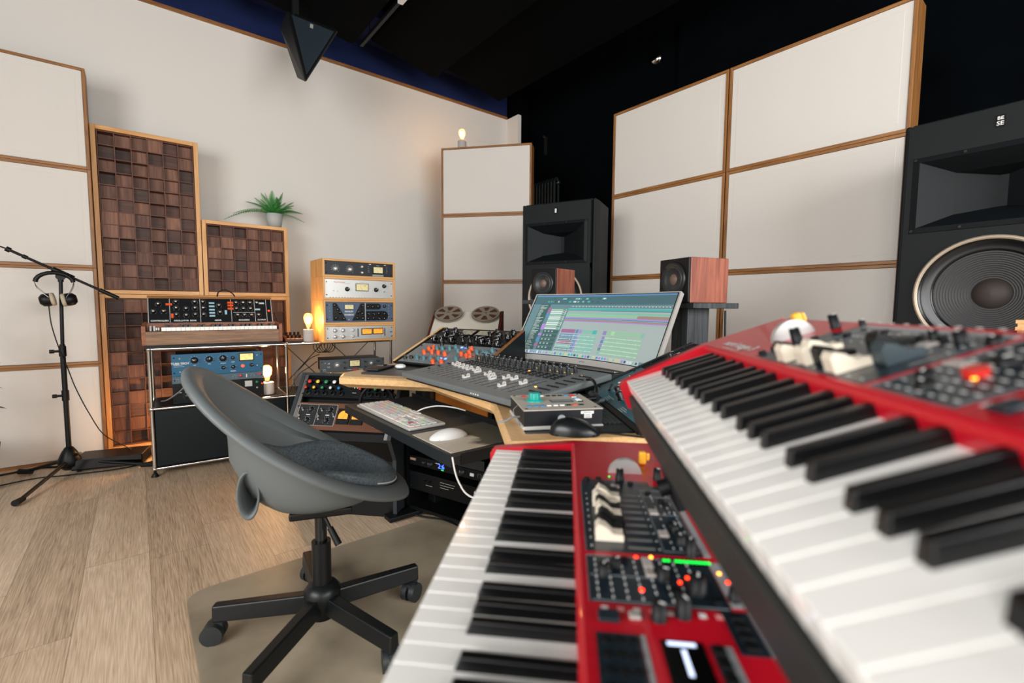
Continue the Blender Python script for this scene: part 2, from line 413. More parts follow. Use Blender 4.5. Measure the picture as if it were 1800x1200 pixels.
for a, le, dr, ln in [(172, .95, .75, .27), (186, 1.05, .9, .29), (165, .75, .45, .24), (200, .7, .3, .2), (90, .1, .05, .2), (250, .25, .1, .19), (320, .3, .1, .2), (20, .7, .35, .22),
                      (5, .85, .6, .24), (350, .6, .3, .2), (-25, .9, .6, .2), (60, .4, .2, .2), (130, .5, .3, .2), (215, .5, .3, .22), (300, .6, .4, .18), (270, .8, .5, .16), (340, 1.1, .8, .19), (150, .35, .1, .19), (30, .35, .1, .2)]+[(rf.uniform(0,360), rf.uniform(.15,.9), rf.uniform(.1,.7), rf.uniform(.12,.2)) for _ in range(16)]:
    part('frond', frond(ln*1.08, le*.95, dr*1.15, .031), t, leafg, loc=(rf.uniform(-.01,.01), rf.uniform(-.01,.01), .09), rot=(0,0,R(a)))

# broad leaved plant cut by the left edge
t = thing('potted_plant', 'broad-leaved houseplant in a dark pot, cut by the left edge of the photo', 'plant', (-.742, 3.62, 0))
part('pot', M().lathe([(0,.004),(.11,.004),(.145,.25),(.135,.25),(.12,.2),(0,.2)], 28), t, mat('dark_pot', '#2a2c38', .5))
st = M(); st.tube([(0,0,.2),(.01,0,.5),(-.01,.01,.85),(0,0,1.1)], .008, 8, sub=4); part('stem', st, t, leafd)
def leaf(L_, wd):
    m = M(); n = 10; vs = []
    for i in range(n+1):
        s = i/n; w_ = wd*math.sin(PI*s**.8)**.8*(1 if s < .97 else .2); z = .12*L_*math.sin(PI*s)-.1*L_*s*s
        for sg in (-1, -.5, 0, .5, 1): vs.append((L_*s, sg*w_, z+abs(sg)*w_*.35))
    m.add(vs, [(5*i+j, 5*i+j+1, 5*i+j+6, 5*i+j+5) for i in range(n) for j in range(4)], 0, True)
    return m
for z, a, s_ in ((.79, 8, 1), (.66, 0, 1), (.52, 10, 1), (.41, 4, 1.05), (.30, -40, .8), (.9, 150, .8), (.78, 95, .9), (.63, 200, .9), (.5, 120, 1), (1.0, 60, .8), (.4, 230, .8)):
    part('leaf', leaf(.17*s_, .042*s_), t, leafd, loc=(0,0,z), rot=(0, R(-12), R(a)))

# ------------------------------------------------------------------ hanging wedge loudspeaker
TL, TR, BT = Vector((-.075,.02,.27)), Vector((.27,-.25,.12)), Vector((.03,-.09,-.27))
hs = thing('wedge_speaker', 'black wedge-shaped loudspeaker hanging from the ceiling at an angle', 'speaker', (.95, 3.5, 2.78))
hs_tri = [(-.043, .153, .275), (.199, -.19, .072), (-.011, -.123, -.317)]
def wedge():
    m = M(); a, b, c = [Vector(p) for p in hs_tri]
    n = (b-a).cross(c-a).normalized()
    if n.y > 0: n = -n
    k = -n*.16; cen = (a+b+c)/3
    bk = [Vector(p) for p in ((-.05,.375,.244),(.28,.22,.24),(.021,.187,-.171))]
    m.add([a,b,c]+bk, [(0,2,1),(3,4,5),(0,1,4,3),(1,2,5,4),(2,0,3,5)])
    return m, (a, b, c, n)
m, (a_, b_, c_, n_) = wedge()
part('cabinet', m, hs, blackm, .02, seg=4)
cen = (a_+b_+c_)/3; g = M(); q = [cen+(p-cen)*.8+n_*.003 for p in (a_, b_, c_)]; q2 = [p-n_*.006 for p in q]
g.add(q+q2, [(0,2,1),(3,4,5),(0,1,4,3),(1,2,5,4),(2,0,3,5)]); part('grille', g, hs, mat('grille_cloth', '#12222b', .8, bump=.6, bscale=1200), .004)
ctr = cen+((a_+b_)/2-cen)*.62+n_*.006; u_ = (b_-a_).normalized(); v_ = ((a_+b_)/2-c_).normalized()
part('badge', M().add([ctr-u_*.014-v_*.016, ctr+u_*.014-v_*.016, ctr+u_*.014+v_*.016, ctr-u_*.014+v_*.016], [(0,1,2,3)]), hs, silver)
part('bracket', M().box(-.02,.02,.1,.14,.1,.5).box(-.05,.05,.07,.17,.5,.52).cyl((0,.12,.5),(0,.12,.67),.015), hs, blackm)

# ------------------------------------------------------------------ filament bulb lamps
bulbg = mat('bulb_glass', '#ffca80', .04, alpha=.22, emit='#ff9a3a', es=.9)
fil = mat('filament', '#ffd9a0', .5, emit='#ffc070', es=60)
def bulb_lamp(label, loc, base_r, base_h, bl, power, bcol):
    t = thing('bulb_lamp', label, 'lamp', loc, 0, 'filament bulb lamps')
    part('base', M().lathe([(0,.001),(base_r*.96,.001),(base_r,.006),(base_r,base_h-.006),(base_r*.95,base_h),(.016,base_h),(.016,base_h-.01),(0,base_h-.01)], 32), t, bcol)
    b0 = base_h
    part('socket', M().cyl((0,0,b0-.012),(0,0,b0+.012),.0135,n=16), t, steel)
    k = bl/.11
    part('bulb', M().lathe([(.012*k,b0+.008),(.014*k,b0+.03*k),(.026*k,b0+.056*k),(.031*k,b0+.078*k),(.027*k,b0+.1*k),(.016*k,b0+.112*k),(.0001,b0+.116*k)], 28), t, bulbg)
    f = M()
    for i in range(5):
        an = 2*PI*i/5; c_, s_ = math.cos(an)*.008*k, math.sin(an)*.008*k
        f.cyl((c_*.6, s_*.6, b0+.04*k), (c_*1.3, s_*1.3, b0+.088*k), .0012*k, n=6)
    part('filament', f, t, fil)
    ld = bpy.data.lights.new('bulb_light', 'POINT'); ld.energy = power; ld.color = (1, .52, .2); ld.shadow_soft_size = .02
    lo = bpy.data.objects.new('bulb_light', ld); COL.objects.link(lo); lo.parent = t; lo.location = (0,0,b0+.066*k)
    return t
bulb_lamp('lit filament bulb in a grey base on the shelf top beside the oak cases', (.905, 3.33, .7495), .034, .083, .105, 3.2, concrete)
bulb_lamp('lit filament bulb in a pale concrete base inside the chrome shelf compartment', (.664, 3.44, .4005), .041, .08, .11, 8.5, mat('pale_concrete', '#cfc9c0', .85, bump=.2, bscale=200))
bulb_lamp('bulb lamp on the floor glowing from behind the left end of the chrome shelf', (.14, 3.84, .0), .04, .16, .105, 6.5, concrete)
bulb_lamp('lit filament bulb lamp on top of the slim corner panel stack', (2.42, 3.77, 2.4447), .04, .075, .105, 3.2, concrete)

# ------------------------------------------------------------------ loudspeakers
cone = mat('cone_paper', '#3c3c3d', .55, bump=.2, bscale=400)
cap_m = mat('dust_cap', '#37302d', .6)
spk = mat('speaker_paint', '#0e1214', .6, bump=.25, bscale=900, spec=.3)
def big_speaker(label, loc, rz, mark):
    # local: front faces -y, x right, origin on the floor under the centre of the baffle
    t = thing('studio_monitor', label, 'speaker', loc, rz, 'large main loudspeakers')
    W, z0, z1, D = .53, .62, 1.695, .36; hw = W/2
    c = M()
    c.prism([(-hw+.006, .1), (hw-.006, .1), (hw-.03, D), (-hw+.03, D)], z0, z1)
    c.box(-hw, -hw+.02, 0, .1, z0, z1); c.box(hw-.02, hw, 0, .1, z0, z1); c.box(-hw+.02, hw-.02, 0, .1, z1-.02, z1); c.box(-hw+.02, hw-.02, 0, .1, z0, z0+.02)
    part('cabinet', c, t, spk, .008)
    hz0, hz1, hx, wc = 1.283, 1.561, .225, 1.056
    b = M(); bx = hw-.022
    b.box(-bx, -hx, -.028, .02, hz0, hz1); b.box(hx, bx, -.028, .02, hz0, hz1); b.box(-bx, bx, -.028, .02, hz1, z1-.014)
    n = 48; ci = []; ou = []
    for i in range(n):
        a = 2*PI*i/n; c_, s_ = math.cos(a), math.sin(a)
        ci.append((c_*.186, wc+s_*.186))
        k = min(bx/abs(c_) if abs(c_) > 1e-6 else 9, ((hz0-wc) if s_ > 0 else (wc-z0-.01))/abs(s_) if abs(s_) > 1e-6 else 9)
        ou.append((c_*k, wc+s_*k))
    vs = [(x,-.028,z) for x,z in ci]+[(x,-.028,z) for x,z in ou]+[(x,.05,z) for x,z in ci]+[(x,.0,z) for x,z in ou]
    b.add(vs, [f for i in range(n) for f in ((i, n+i, n+(i+1)%n, (i+1)%n), (i,(i+1)%n,2*n+(i+1)%n,2*n+i), (n+i, 3*n+i, 3*n+(i+1)%n, n+(i+1)%n))])
    for sx_ in (-1,1):
        for z_ in (z0+.01, hz0): 
            p = [(sx_*bx,-.028,z_)]+[(x,-.028,z) for x,z in ou]
    # fill the four corner triangles left by the radial projection
    for sx_ in (-1,1):
        for zc_, sg in ((hz0,1),(z0+.01,-1)):
            best = sorted(range(n), key=lambda q: (ou[q][0]-sx_*bx)**2+(ou[q][1]-zc_)**2)[:2]
            b.add([(sx_*bx,-.0279,zc_),(ou[best[0]][0],-.0279,ou[best[0]][1]),(ou[best[1]][0],-.0279,ou[best[1]][1])], [(0,1,2)])
    part('baffle', b, t, spk)
    h = M(); a = hx-.001
    zc = (hz0+hz1)/2; hh = (hz1-hz0)/2-.001
    q0 = [(-a,-.03,zc-hh),(a,-.03,zc-hh),(a,-.03,zc+hh),(-a,-.03,zc+hh)]
    q1 = [(-a+.02,-.036,zc-hh+.018),(a-.02,-.036,zc-hh+.018),(a-.02,-.036,zc+hh-.018),(-a+.02,-.036,zc+hh-.018)]
    q2 = [(-.115,.03,zc-.075),(.115,.03,zc-.075),(.115,.03,zc+.075),(-.115,.03,zc+.075)]
    q3 = [(-.012,.095,zc-.055),(.012,.095,zc-.055),(.012,.095,zc+.055),(-.012,.095,zc+.055)]
    R4 = lambda p, q: [(p+i, p+(i+1)%4, q+(i+1)%4, q+i) for i in range(4)]
    h.add(q0+q1+q2+q3, R4(0,4)+R4(4,8)+R4(8,12)+[(12,13,14,15)])
    part('horn', h, t, mat('horn_black', '#0d1215', .55, bump=.2, bscale=700, spec=.25))
    for x in (-a+.008, -.08, .08, a-.008):
        for z in (zc-hh+.008, zc+hh-.008): part('screw', M().cyl((x,-.038,z),(x,-.03,z),.005,n=10), t, black)
    w_ = M()
    w_.lathe([(.198,-.029),(.198,-.038),(.19,-.041),(.185,-.034)], 64, c=(0,0,wc), axis='y'); part('woofer_ring', w_, t, mat('cream_ring', '#a89a88', .4, .3), label='pale metal trim ring')
    s2 = M(); s2.lathe([(.185,-.034),(.176,-.02),(.168,-.024),(.160,-.012),(.154,-.018),(.147,-.004)], 64, c=(0,0,wc), axis='y'); part('surround', s2, t, mat('surround_rubber', '#0c0e10', .25))
    pr = []
    for i in range(57):
        r_ = .147-(.147-.045)*i/56; pr.append((r_, -.004+(.147-r_)*.6-(.0034 if (i//2) % 2 else 0)))
    cn = M(); cn.lathe(pr, 72, c=(0,0,wc), axis='y'); part('cone', cn, t, cone)
    dc = M(); dc.lathe([(.054,.054),(.05,.047),(.036,.036),(.02,.030),(.0001,.028)], 40, c=(0,0,wc), axis='y'); part('dust_cap', dc, t, cap_m)
    bd = M().box(-.011,.011,-.0305,-.028,1.612,1.652); part('badge', bd, t, blackg)
    lt = M()
    if mark:
        lt.text('BE', .015, 0, 1.641, 0, off=-.0312, bold=.0004); lt.text('SE', .019, 0, 1.624, 0, off=-.0312, bold=.0004)
    else:
        lt.box(-.006,.006,-.0312,-.0306,1.618,1.645)
    part('lettering', lt, t, printw)
    stn = M(); stn.box(-.2,.2,.0,.34,0,.05); stn.box(-.16,.16,.05,.3,.05,.619)
    part('plinth', stn, t, black, .006)
    return t
R41 = [(-.6),]
big_speaker('large black loudspeaker with horn and woofer behind the computer monitor', (2.22, 2.285, 0), R(-90+22), False)
big_speaker('large black loudspeaker with ribbed woofer, cut by the right edge of the photo', (2.32, .235, 0), R(-90-4), True)

def small_speaker(label, loc, rz, x0):
    t = thing('cube_speaker', label, 'speaker', loc, rz, 'small cube loudspeakers'); t.scale = (x0,)*3
    w = .165; d = .18
    c = M().box(-w/2, w/2, .002, d, 0, .168)
    part('cabinet', c, t, cherry, .003, label='red-brown wood cabinet')
    f = M().box(-w/2+.001, w/2-.001, -.008, .002, .001, .167); part('front_panel', f, t, black, .003)
    dr = M(); zc = .088
    dr.lathe([(.066,-.008),(.066,-.013),(.06,-.015),(.052,-.013)], 36, c=(0,0,zc), axis='y')
    dr.lathe([(.052,-.013),(.047,-.0175),(.042,-.0125),(.02,-.0088)], 36, 1, c=(0,0,zc), axis='y')
    dr.lathe([(.021,-.009),(.016,-.0135),(.0001,-.016)], 24, 2, c=(0,0,zc), axis='y')
    for i in range(4):
        an = PI/4+i*PI/2; dr.cyl((math.cos(an)*.06,-.017,zc+math.sin(an)*.06),(math.cos(an)*.06,-.012,zc+math.sin(an)*.06),.003,n=8)
    part('driver', dr, t, [mat('driver_frame', '#202325', .3), mat('driver_cone', '#2a2d2f', .4), mat('brown_cap', '#6a564c', .5)])
    return t
def speaker_stand(label, loc, rz, h):
    t = thing('speaker_stand', label, 'stand', loc, rz, 'small speaker stands')
    part('top_plate', M().box(-.14,.11,.0,.23,h-.022,h), t, blackash, .003)
    part('column', M().box(-.06,.035,.04,.15,.03,h-.022), t, [blackash], .002)
    part('base_plate', M().box(-.14,.12,-.05,.25,0,.03), t, blackash, .004)
    part('cable', M().tube([(.07,.2,h-.03),(.075,.2,h-.3),(.07,.19,.2),(.06,.2,.04)], .004, 6, sub=4), t, black)
    return t
zt = 1.018
small_speaker('small cube loudspeaker with wood sides on the stand at the right of the monitor', (1.712, 1.074, zt), R(-90-18), 1.06)
speaker_stand('dark-grained speaker stand at the right of the computer monitor', (1.712, 1.074, 0), R(-90-18), zt-.0005)
small_speaker('small cube loudspeaker with wood sides in front of the far large loudspeaker', (1.645, 1.785, 1.033), R(-90+12), .95)
speaker_stand('speaker stand mostly hidden behind the computer monitor', (1.645, 1.785, 0), R(-90+12), 1.0325)

# ------------------------------------------------------------------ microphone stand, headphones, floor box
t = thing('microphone_stand', 'black tripod microphone stand with boom arm in front of the white panels', 'stand', (-.345, 3.74, 0))
p = M().cyl((0,0,.09),(0,0,.76),.0125,n=16); part('lower_tube', p, t, blackm)
part('upper_tube', M().cyl((.0,0,.7),(.012,0,1.14),.009,n=14), t, blackm)
part('leg_hub', M().lathe([(0,.02),(.03,.02),(.052,.045),(.055,.075),(.035,.125),(.02,.15),(.014,.155)], 28), t, black)
part('hub_screws', M().cyl((.045,-.02,.11),(.05,-.026,.112),.008,n=10).cyl((.05,-.02,.05),(.056,-.026,.05),.008,n=10), t, steel)
for ex, ey in ((-.15, -.46), (.36, -.17), (-.2, .1)):
    v = Vector((ex, ey, .018)); u = v.normalized()
    g = part('leg', M().cyl(Vector((0,0,.07))+u*.03, v, .0095, n=12), t, blackm)
    ft = M(); ft.cyl(v-u*.035, v+u*.03, .013, .016, n=12); link('rubber_foot', ft.mesh('rubber_foot', rubber), g)
for z in (.72, .46):
    part('clutch', M().cyl((0,0,z-.03),(0,0,z+.03),.017,n=14).cyl((0,0,z),(-.045,0,z),.007,n=10).cyl((-.035,0,z),(-.055,0,z),.011,n=12), t, black)
b0, b1 = Vector((-.19, -.05, 1.29)), Vector((.255, .0, 1.035))
part('boom_arm', M().cyl(b0, b1, .0075, n=12), t, blackm)
bd_ = (b1-b0).normalized()
part('boom_grip', M().cyl(b0+bd_*.2, b0+bd_*.3, .015, n=14), t, black); part('boom_weight', M().cyl(b1-bd_*.09, b1+bd_*.01, .012, n=12), t, black); part('boom_tip', M().cyl(b0+bd_*.0, b0+bd_*.02, .014, n=12), t, black); part('boom_collar', M().cyl(b0+bd_*.07, b0+bd_*.09, .011, n=12), t, black)
part('boom_joint', M().cyl((.012,-.025,1.15),(.012,.025,1.15),.02,n=16).cyl((.012,0,1.12),(.012,0,1.16),.013,n=12), t, black)
part('cable', M().tube([(-.19,-.05,1.29),(-.25,-.05,1.31),(-.34,-.04,1.30)], .004, 6, sub=4), t, black)
hp = thing('headphones', 'black headphones with tan ear pads hanging on the microphone stand', 'headphones', (-.345, 3.7, 1.0))
hb = M(); pts = []
for i in range(11):
    an = PI*(1-i/10)*.98+.05; pts.append((.078*math.cos(an)-.01, 0, .115+.055*math.sin(an)))
hb.tube(pts, .011, 8); part('headband', hb, hp, black)
for s, px_, rz_ in ((-1, -.034, -18), (1, .036, 28)):
    cup = part('ear_cup', M().lathe([(.0001,-.045),(.02,-.043),(.034,-.03),(.037,-.01),(.036,0)], 24, axis='x').lathe([(.036,0),(.036,.003),(.0001,.003)], 24, axis='x'), hp, black, loc=(px_, 0, .018), rot=(0, R(10*s), R(0 if s < 0 else 180)))
    pad = M(); pad.lathe([(.02,.004),(.034,.003),(.038,.012),(.034,.022),(.02,.02),(.016,.012)], 24, axis='x'); link('ear_pad', pad.mesh('ear_pad', mat('tan_pad', '#b3a58f', .8)), cup)
    part('wire_yoke', M().tube([(s*.08-.01,0,.12),(s*.07-.01,-.02,.08),(px_,-.036,.03)], .0018, 6, sub=5).tube([(s*.08-.01,0,.12),(s*.075-.01,.02,.09),(px_,.036,.03)], .0018, 6, sub=5), hp, steel)
part('cable', M().tube([(-.04,0,-.01),(-.035,.0,-.12),(-.012,.0,-.25),(.02,.01,-.38),(.05,.0,-.5),(.1,.02,-.66),(.16,.03,-.8),(.26,.06,-.9),(.33,.1,-.98)], .003, 6, sub=6), hp, black)
fb = thing('power_amplifier', 'low black equipment box lying on the floor behind the microphone stand', 'amplifier', (-.15, 3.76, .001), R(-14))
part('housing', M().box(-.17,.17,-.1,.1,.012,.075), fb, black, .004)
part('front_panel', M().box(-.165,.165,-.104,-.1,.016,.072), fb, blackg)
for x in (-.14,.14):
    for y in (-.08,.08): part('foot', M().cyl((x,y,0),(x,y,.012),.01,n=10), fb, rubber)
m = M()
m.tube([(.17,.0,.04),(.22,-.02,.03),(.28,.0,.012),(.33,-.02,.01)], .005, 6, sub=4)
o = solo('connector_cables', M().tube([(0,0,.006),(.08,-.03,.008),(.16,.02,.03),(.1,.06,.06),(.02,.03,.02),(.09,-.01,.006),(.2,.04,.008)], .0045, 6, sub=6).tube([(.01,.05,.006),(.07,.09,.05),(.15,.06,.09),(.17,.02,.02)], .003, 6, sub=6).cyl((.0,-.02,.012),(.07,-.035,.012),.009,n=12),
     black, 'tangle of black audio cables on the floor beside the low black box', 'cables', (.05, 3.72, 0))
o = solo('floor_cable', M().tube([(-.95,3.55,.006),(-.75,3.62,.006),(-.5,3.7,.006),(-.35,3.66,.006),(-.1,3.62,.006),(.1,3.7,.006),(.3,3.8,.006)], .004, 6, sub=8), black,
     'thin black cable running along the floor past the microphone stand', 'cable')
o = solo('floor_cable', M().tube([(-1.0,3.86,.006),(-.8,3.87,.006),(-.62,3.9,.006),(-.5,3.93,.006),(-.38,3.88,.006),(-.25,3.93,.006)], .006, 6, sub=8), black,
     'thicker black cable lying at the foot of the left white panels', 'cable')
# ------------------------------------------------------------------ generic rack gear
def knob_mesh(r, l, mk, style='plain'):
    def mk_():
        m = M()
        m.lathe([(r*1.12,0),(r*1.12,-l*.12),(r,-l*.16),(r*.92,-l*.92),(r*.82,-l),(.0001,-l)], 20, 0, axis='y')
        m.box(-r*.07, r*.07, -l*1.02, -l*.96, 0, r*.85, 1)
        return m.mesh('knob', mk)
    return cached(('knob', r, l, mk[0].name, mk[1].name, style), mk_)
def dial(m, x, z, r, n=9, a0=-135, a1=135, k=0, y=-.0012):
    for i in range(n):
        a = R(90-(a0+(a1-a0)*i/(n-1))); c_, s_ = math.cos(a), math.sin(a)
        m.add([(x+c_*r-s_*.0005, y, z+s_*r+c_*.0005), (x+c_*r+s_*.0005, y, z+s_*r-c_*.0005), (x+c_*r*1.22+s_*.0005, y, z+s_*r*1.22-c_*.0005), (x+c_*r*1.22-s_*.0005, y, z+s_*r*1.22+c_*.0005)], [(0,1,2,3)], k)
PAL = [printw, printk, printr, navy_pan, greyp, silver, black, led_r, led_g, led_o, led_b, orangep, bluep, tealp, whitep, vud, mat('panel_frame', '#b7babb', .5)]
PI_ = {n: i for i, n in enumerate(['w','k','r','n','g','s','b','lr','lg','lo','lb','o','u','t','p','v','f'])}
def unit(name, label, cat, loc, rot, W, H, D, face, feats, group=None, parent=None, y0=0, screws=True, bodymat=None):
    t = thing(name, label, cat, loc, rot, group)
    part('chassis', M().box(.022, W-.022, .003, D, .002, H-.002), t, bodymat or black)
    part('faceplate', M().box(0, W, -.001, .003, .0005, H-.0005), t, face, .0008)
    pr = M(); rnd = random.Random(sum(map(ord, label)))
    for nf_, f in enumerate(feats):
        yo = -.0012-.00006*nf_; k = f[0]; x, z = f[1]*W, (1-f[2])*H
        if k == 'k':
            r, l, mk = f[3], f[4], f[5]
            o = link('knob', knob_mesh(r, l, mk), t, (x, -.001, z), (0, R(f[6] if len(f) > 6 else rnd.uniform(-120, 120)), 0))
            if len(f) > 7 and f[7]: dial(pr, x, z, r*1.35, k=f[7]-1, y=-.003)
        elif k == 'm':
            w, h = f[3]*W, f[4]*H
            b = M(); b.box(x-w/2-.005, x+w/2+.005, -.006, -.001, z-h/2-.005, z+h/2+.005, 0); b.quad((x-w/2,-.0065,z-h/2),(x+w/2,-.0065,z-h/2),(x+w/2,-.0065,z+h/2),(x-w/2,-.0065,z+h/2),1)
            for i in range(7):
                a = R(145-110*i/6); b.box(x+math.cos(a)*w*.36-.0005, x+math.cos(a)*w*.36+.0005, -.0072, -.0066, z-h*.2+math.sin(a)*h*.5-.002, z-h*.2+math.sin(a)*h*.5+.002, 2)
            b.add([(x-.0008,-.0073,z-h*.4),(x+.0008,-.0073,z-h*.4),(x-w*.25,-.0073,z+h*.3)], [(0,1,2)], 2)
            b.box(x+w*.15, x+w*.38, -.0072, -.0066, z+h*.25, z+h*.3, 3)
            part('meter', b, t, [f[6] if len(f) > 6 else black, f[5], printk, printr])
        elif k == 'l':
            part('indicator_light', M().lathe([(f[3],-.001),(f[3]*.9,-.003),(.0001,-.0045)], 14, axis='y', c=(x,0,z)), t, f[4])
        elif k == 'r':
            pr.quad((x-f[3]*W/2,yo,z-f[4]*H/2),(x+f[3]*W/2,yo,z-f[4]*H/2),(x+f[3]*W/2,yo,z+f[4]*H/2),(x-f[3]*W/2,yo,z+f[4]*H/2), PI_[f[5]])
        elif k == 'b':
            dd = f[6] if len(f) > 6 else .005
            part('button', M().box(x-f[3]*W/2, x+f[3]*W/2, -.001-dd, -.001, z-f[4]*H/2, z+f[4]*H/2), t, f[5], .0006)
        elif k == 't':
            pr.text(f[4], f[3], x, z, PI_[f[5]], off=yo-.0004, align='CENTER', bold=f[6] if len(f) > 6 else 0)
        elif k == 'd': dial(pr, x, z, f[3], f[4] if len(f) > 4 else 9, k=PI_[f[5]] if len(f) > 5 else 0, y=yo-.0002)
        elif k == 'g':
            part('toggle_switch', M().cyl((x,-.001,z),(x,-.006,z),.004,n=10).cyl((x,-.005,z),(x,-.018,z+f[3]),.002,.003,n=8), t, f[4])
        elif k == 'L':
            for i in range(f[4]):
                zz = z-i*f[5]; ww = f[3]*W*rnd.uniform(.55, 1); pr.quad((x,-.0013,zz),(x+ww,-.0013,zz),(x+ww,-.0013,zz+.0014),(x,-.0013,zz+.0014), PI_[f[6]])
    if pr.v: part('lettering', pr, t, PAL)
    if screws:
        for x in (.012, W-.012):
            for z in ((H*.16, H*.84) if H > .05 else (H*.5,)):
                link('rack_screw', cached(('screw',), lambda: M().lathe([(.004,0),(.004,-.002),(.0025,-.003),(.0001,-.003)], 10, axis='y').mesh('rack_screw', black)), t, (x, -.001, z))
    return t
KB = (mat('knob_black', '#0e0f11', .35), printw); KS = (mat('knob_alu', '#d5d3cf', .3, .6), printk); KG = (mat('knob_dark', '#1c2226', .4), printg)
KBS = (mat('knob_black_gloss', '#101012', .2), mat('knob_cap_alu', '#cfcfcf', .25, .8))
blue_face = mat('blue_enamel', '#11587a', .4, bump=.08, bscale=600)
slate_face = mat('slate_enamel', '#4a5f6a', .45)
black_face = mat('black_enamel', '#090d10', .45, spec=.3)

# ------------------------------------------------------------------ chrome tube shelf
SR = R(-3)
sh = thing('tube_shelf', 'chrome tube shelf unit with dark panels along the white wall', 'shelf', (.045, 3.345, 0), SR)
BW, SD = .713, .35
def sp(x, y, z): return (x, y, z)
lv = [.045, .395, .74]
for x in (0, BW, 2*BW):
    for y in (0, SD):
        for a, b in ((0, 1), (1, 2)):
            part('post', M().cyl((x,y,lv[a]),(x,y,lv[b]),.0095,n=14), sh, chrome)
        part('foot', M().cyl((x,y,.018),(x,y,.045),.007,n=10).cyl((x,y,.0),(x,y,.018),.02,.012,n=16), sh, black)
jn = M()
for z in lv:
    for a in (0, 1):
        for y in (0, SD): part('rail', M().cyl((a*BW,y,z),((a+1)*BW,y,z),.0095,n=14), sh, chrome)
    for x in (0, BW, 2*BW):
        part('cross_rail', M().cyl((x,0,z),(x,SD,z),.0095,n=14), sh, chrome)
        for y in (0, SD): jn.sphere((x,y,z), .0135, nu=14, nv=8)
part('ball_joints', jn, sh, chrome)
for a in (0, 1):
    for z in lv: part('shelf_panel', M().box(a*BW+.01, (a+1)*BW-.01, .01, SD-.01, z-.004, z+.0045), sh, anth)
part('drop_door', M().box(.012, BW-.012, -.002, .014, lv[0]+.012, lv[1]-.012), sh, anth, .003)
part('drop_door', M().box(BW+.012, 2*BW-.012, -.002, .014, lv[0]+.012, lv[1]-.012), sh, anth, .003)
for x in (.0, BW, 2*BW): part('side_panel', M().box(x-.002, x+.002, .012, SD-.012, lv[0]+.012, lv[1]-.012), sh, anth)
part('back_panel', M().box(.012, 2*BW-.012, SD-.004, SD+.003, lv[0]+.012, lv[1]-.012), sh, anth)
br = M()
for a, b in (((BW+.02, lv[1]), (BW+.34, lv[2])), ((BW+.34, lv[1]), (BW+.02, lv[2])), ((BW+.34, lv[1]), (BW*2-.02, lv[2])), ((BW*2-.02, lv[1]), (BW+.34, lv[2]))):
    br.cyl((a[0], SD, a[1]), (b[0], SD, b[1]), .003, n=6)
part('cross_brace', br, sh, black)
def S(x, y, z):   # shelf coordinates to room
    return (.045+x*math.cos(SR)-y*math.sin(SR), 3.345+x*math.sin(SR)+y*math.cos(SR), z)

# blue compressor, thin slate unit and black compressor in the upper left compartment
f = [('k',.235,.3,.017,.02,KB,-60,1),('k',.39,.28,.016,.02,KB,10,1),('k',.54,.27,.017,.02,KB,-20,1),('k',.648,.27,.009,.016,KB,0),('m',.805,.25,.15,.3,vu),('k',.235,.76,.017,.02,KB,-50,1),
     ('k',.54,.71,.01,.016,KB,40),('k',.65,.70,.01,.016,KB,-35),('l',.76,.68,.009,led_r),('k',.862,.66,.01,.016,KB,60),('g',.13,.8,-.004,steel),('l',.085,.2,.005,silver),('l',.93,.2,.005,silver),('l',.085,.8,.005,silver),('l',.93,.7,.005,silver),
     ('t',.085,.42,.017,'TUBE-TECH','w',.0005),('L',.02,.5,.14,2,.008,'w'),('d',.54,.71,.015,5,'w'),('d',.65,.7,.015,5,'w'),('d',.862,.66,.014,3,'w'),('r',.235,.52,.03,.018,'w'),('r',.54,.5,.06,.02,'w'),('r',.65,.47,.04,.018,'w'),('r',.65,.9,.06,.03,'w'),('r',.39,.5,.03,.018,'w')]
unit('compressor', 'blue rack compressor with lit meter on the chrome shelf, topmost of three', 'audio equipment', S(.1, .06, .5655), SR, .483, .133, .25, blue_face, f)
f = [('k',.73,.45,.008,.012,(redk,printw),0),('g',.2,.5,.003,steel),('d',.05,.5,.007,12,'w'),('r',.8,.5,.012,.5,'w'),('d',.87,.5,.009,10,'w'),('r',.95,.35,.05,.2,'r'),('d',.66,.5,.009,12,'w'),('d',.12,.5,.003,8,'w'),('r',.45,.5,.1,.1,'w')]
unit('preamplifier', 'thin slate-grey rack unit between the blue and the black compressors', 'audio equipment', S(.1, .062, .5215), SR, .483, .0435, .22, slate_face, f, screws=True)
f = []
for i, u in enumerate((.145,.235,.325,.42,.52)):
    f += [('k',u,.22,.012,.014,KG,None or -40+30*i,0)] if False else [('k',u,.22,.013,.014,KG,-40+30*i), ('d',u,.22,.0165,11,'g'), ('k',u,.62,.013,.014,KG,30-30*i), ('d',u,.62,.0165,11,'g')]
    f += [('r',u,.44,.04,.02,'w')]
f += [('t',.33,.84,.0145,'THE PHOENIX','w',.0003),('t',.36,.945,.009,'Thermionic Culture Ltd, England','w'),('r',.82,.25,.085,.3,'s'),('l',.92,.2,.008,greenk),('l',.92,.5,.006,silver),('r',.07,.44,.04,.02,'w'),('l',.98,.3,.004,led_r)]
unit('compressor', 'black rack compressor with white lettering on the chrome shelf, lowest of three', 'audio equipment', S(.1, .065, .3999), SR, .483, .121, .25, black_face, f)
solo('patch_cable', M().tube([(0,-.02,0),(-.02,-.035,-.01),(-.06,-.03,-.06),(-.12,0,-.11),(-.15,.03,-.12)], .0045, 8, sub=5).cyl((0,.0,0),(0,-.02,0),.006,n=10), mat('grey_cable', '#6c6d6d', .5),
     'grey patch cable plugged into the thin slate unit on the shelf', 'cable', S(.195, .055, .5445))
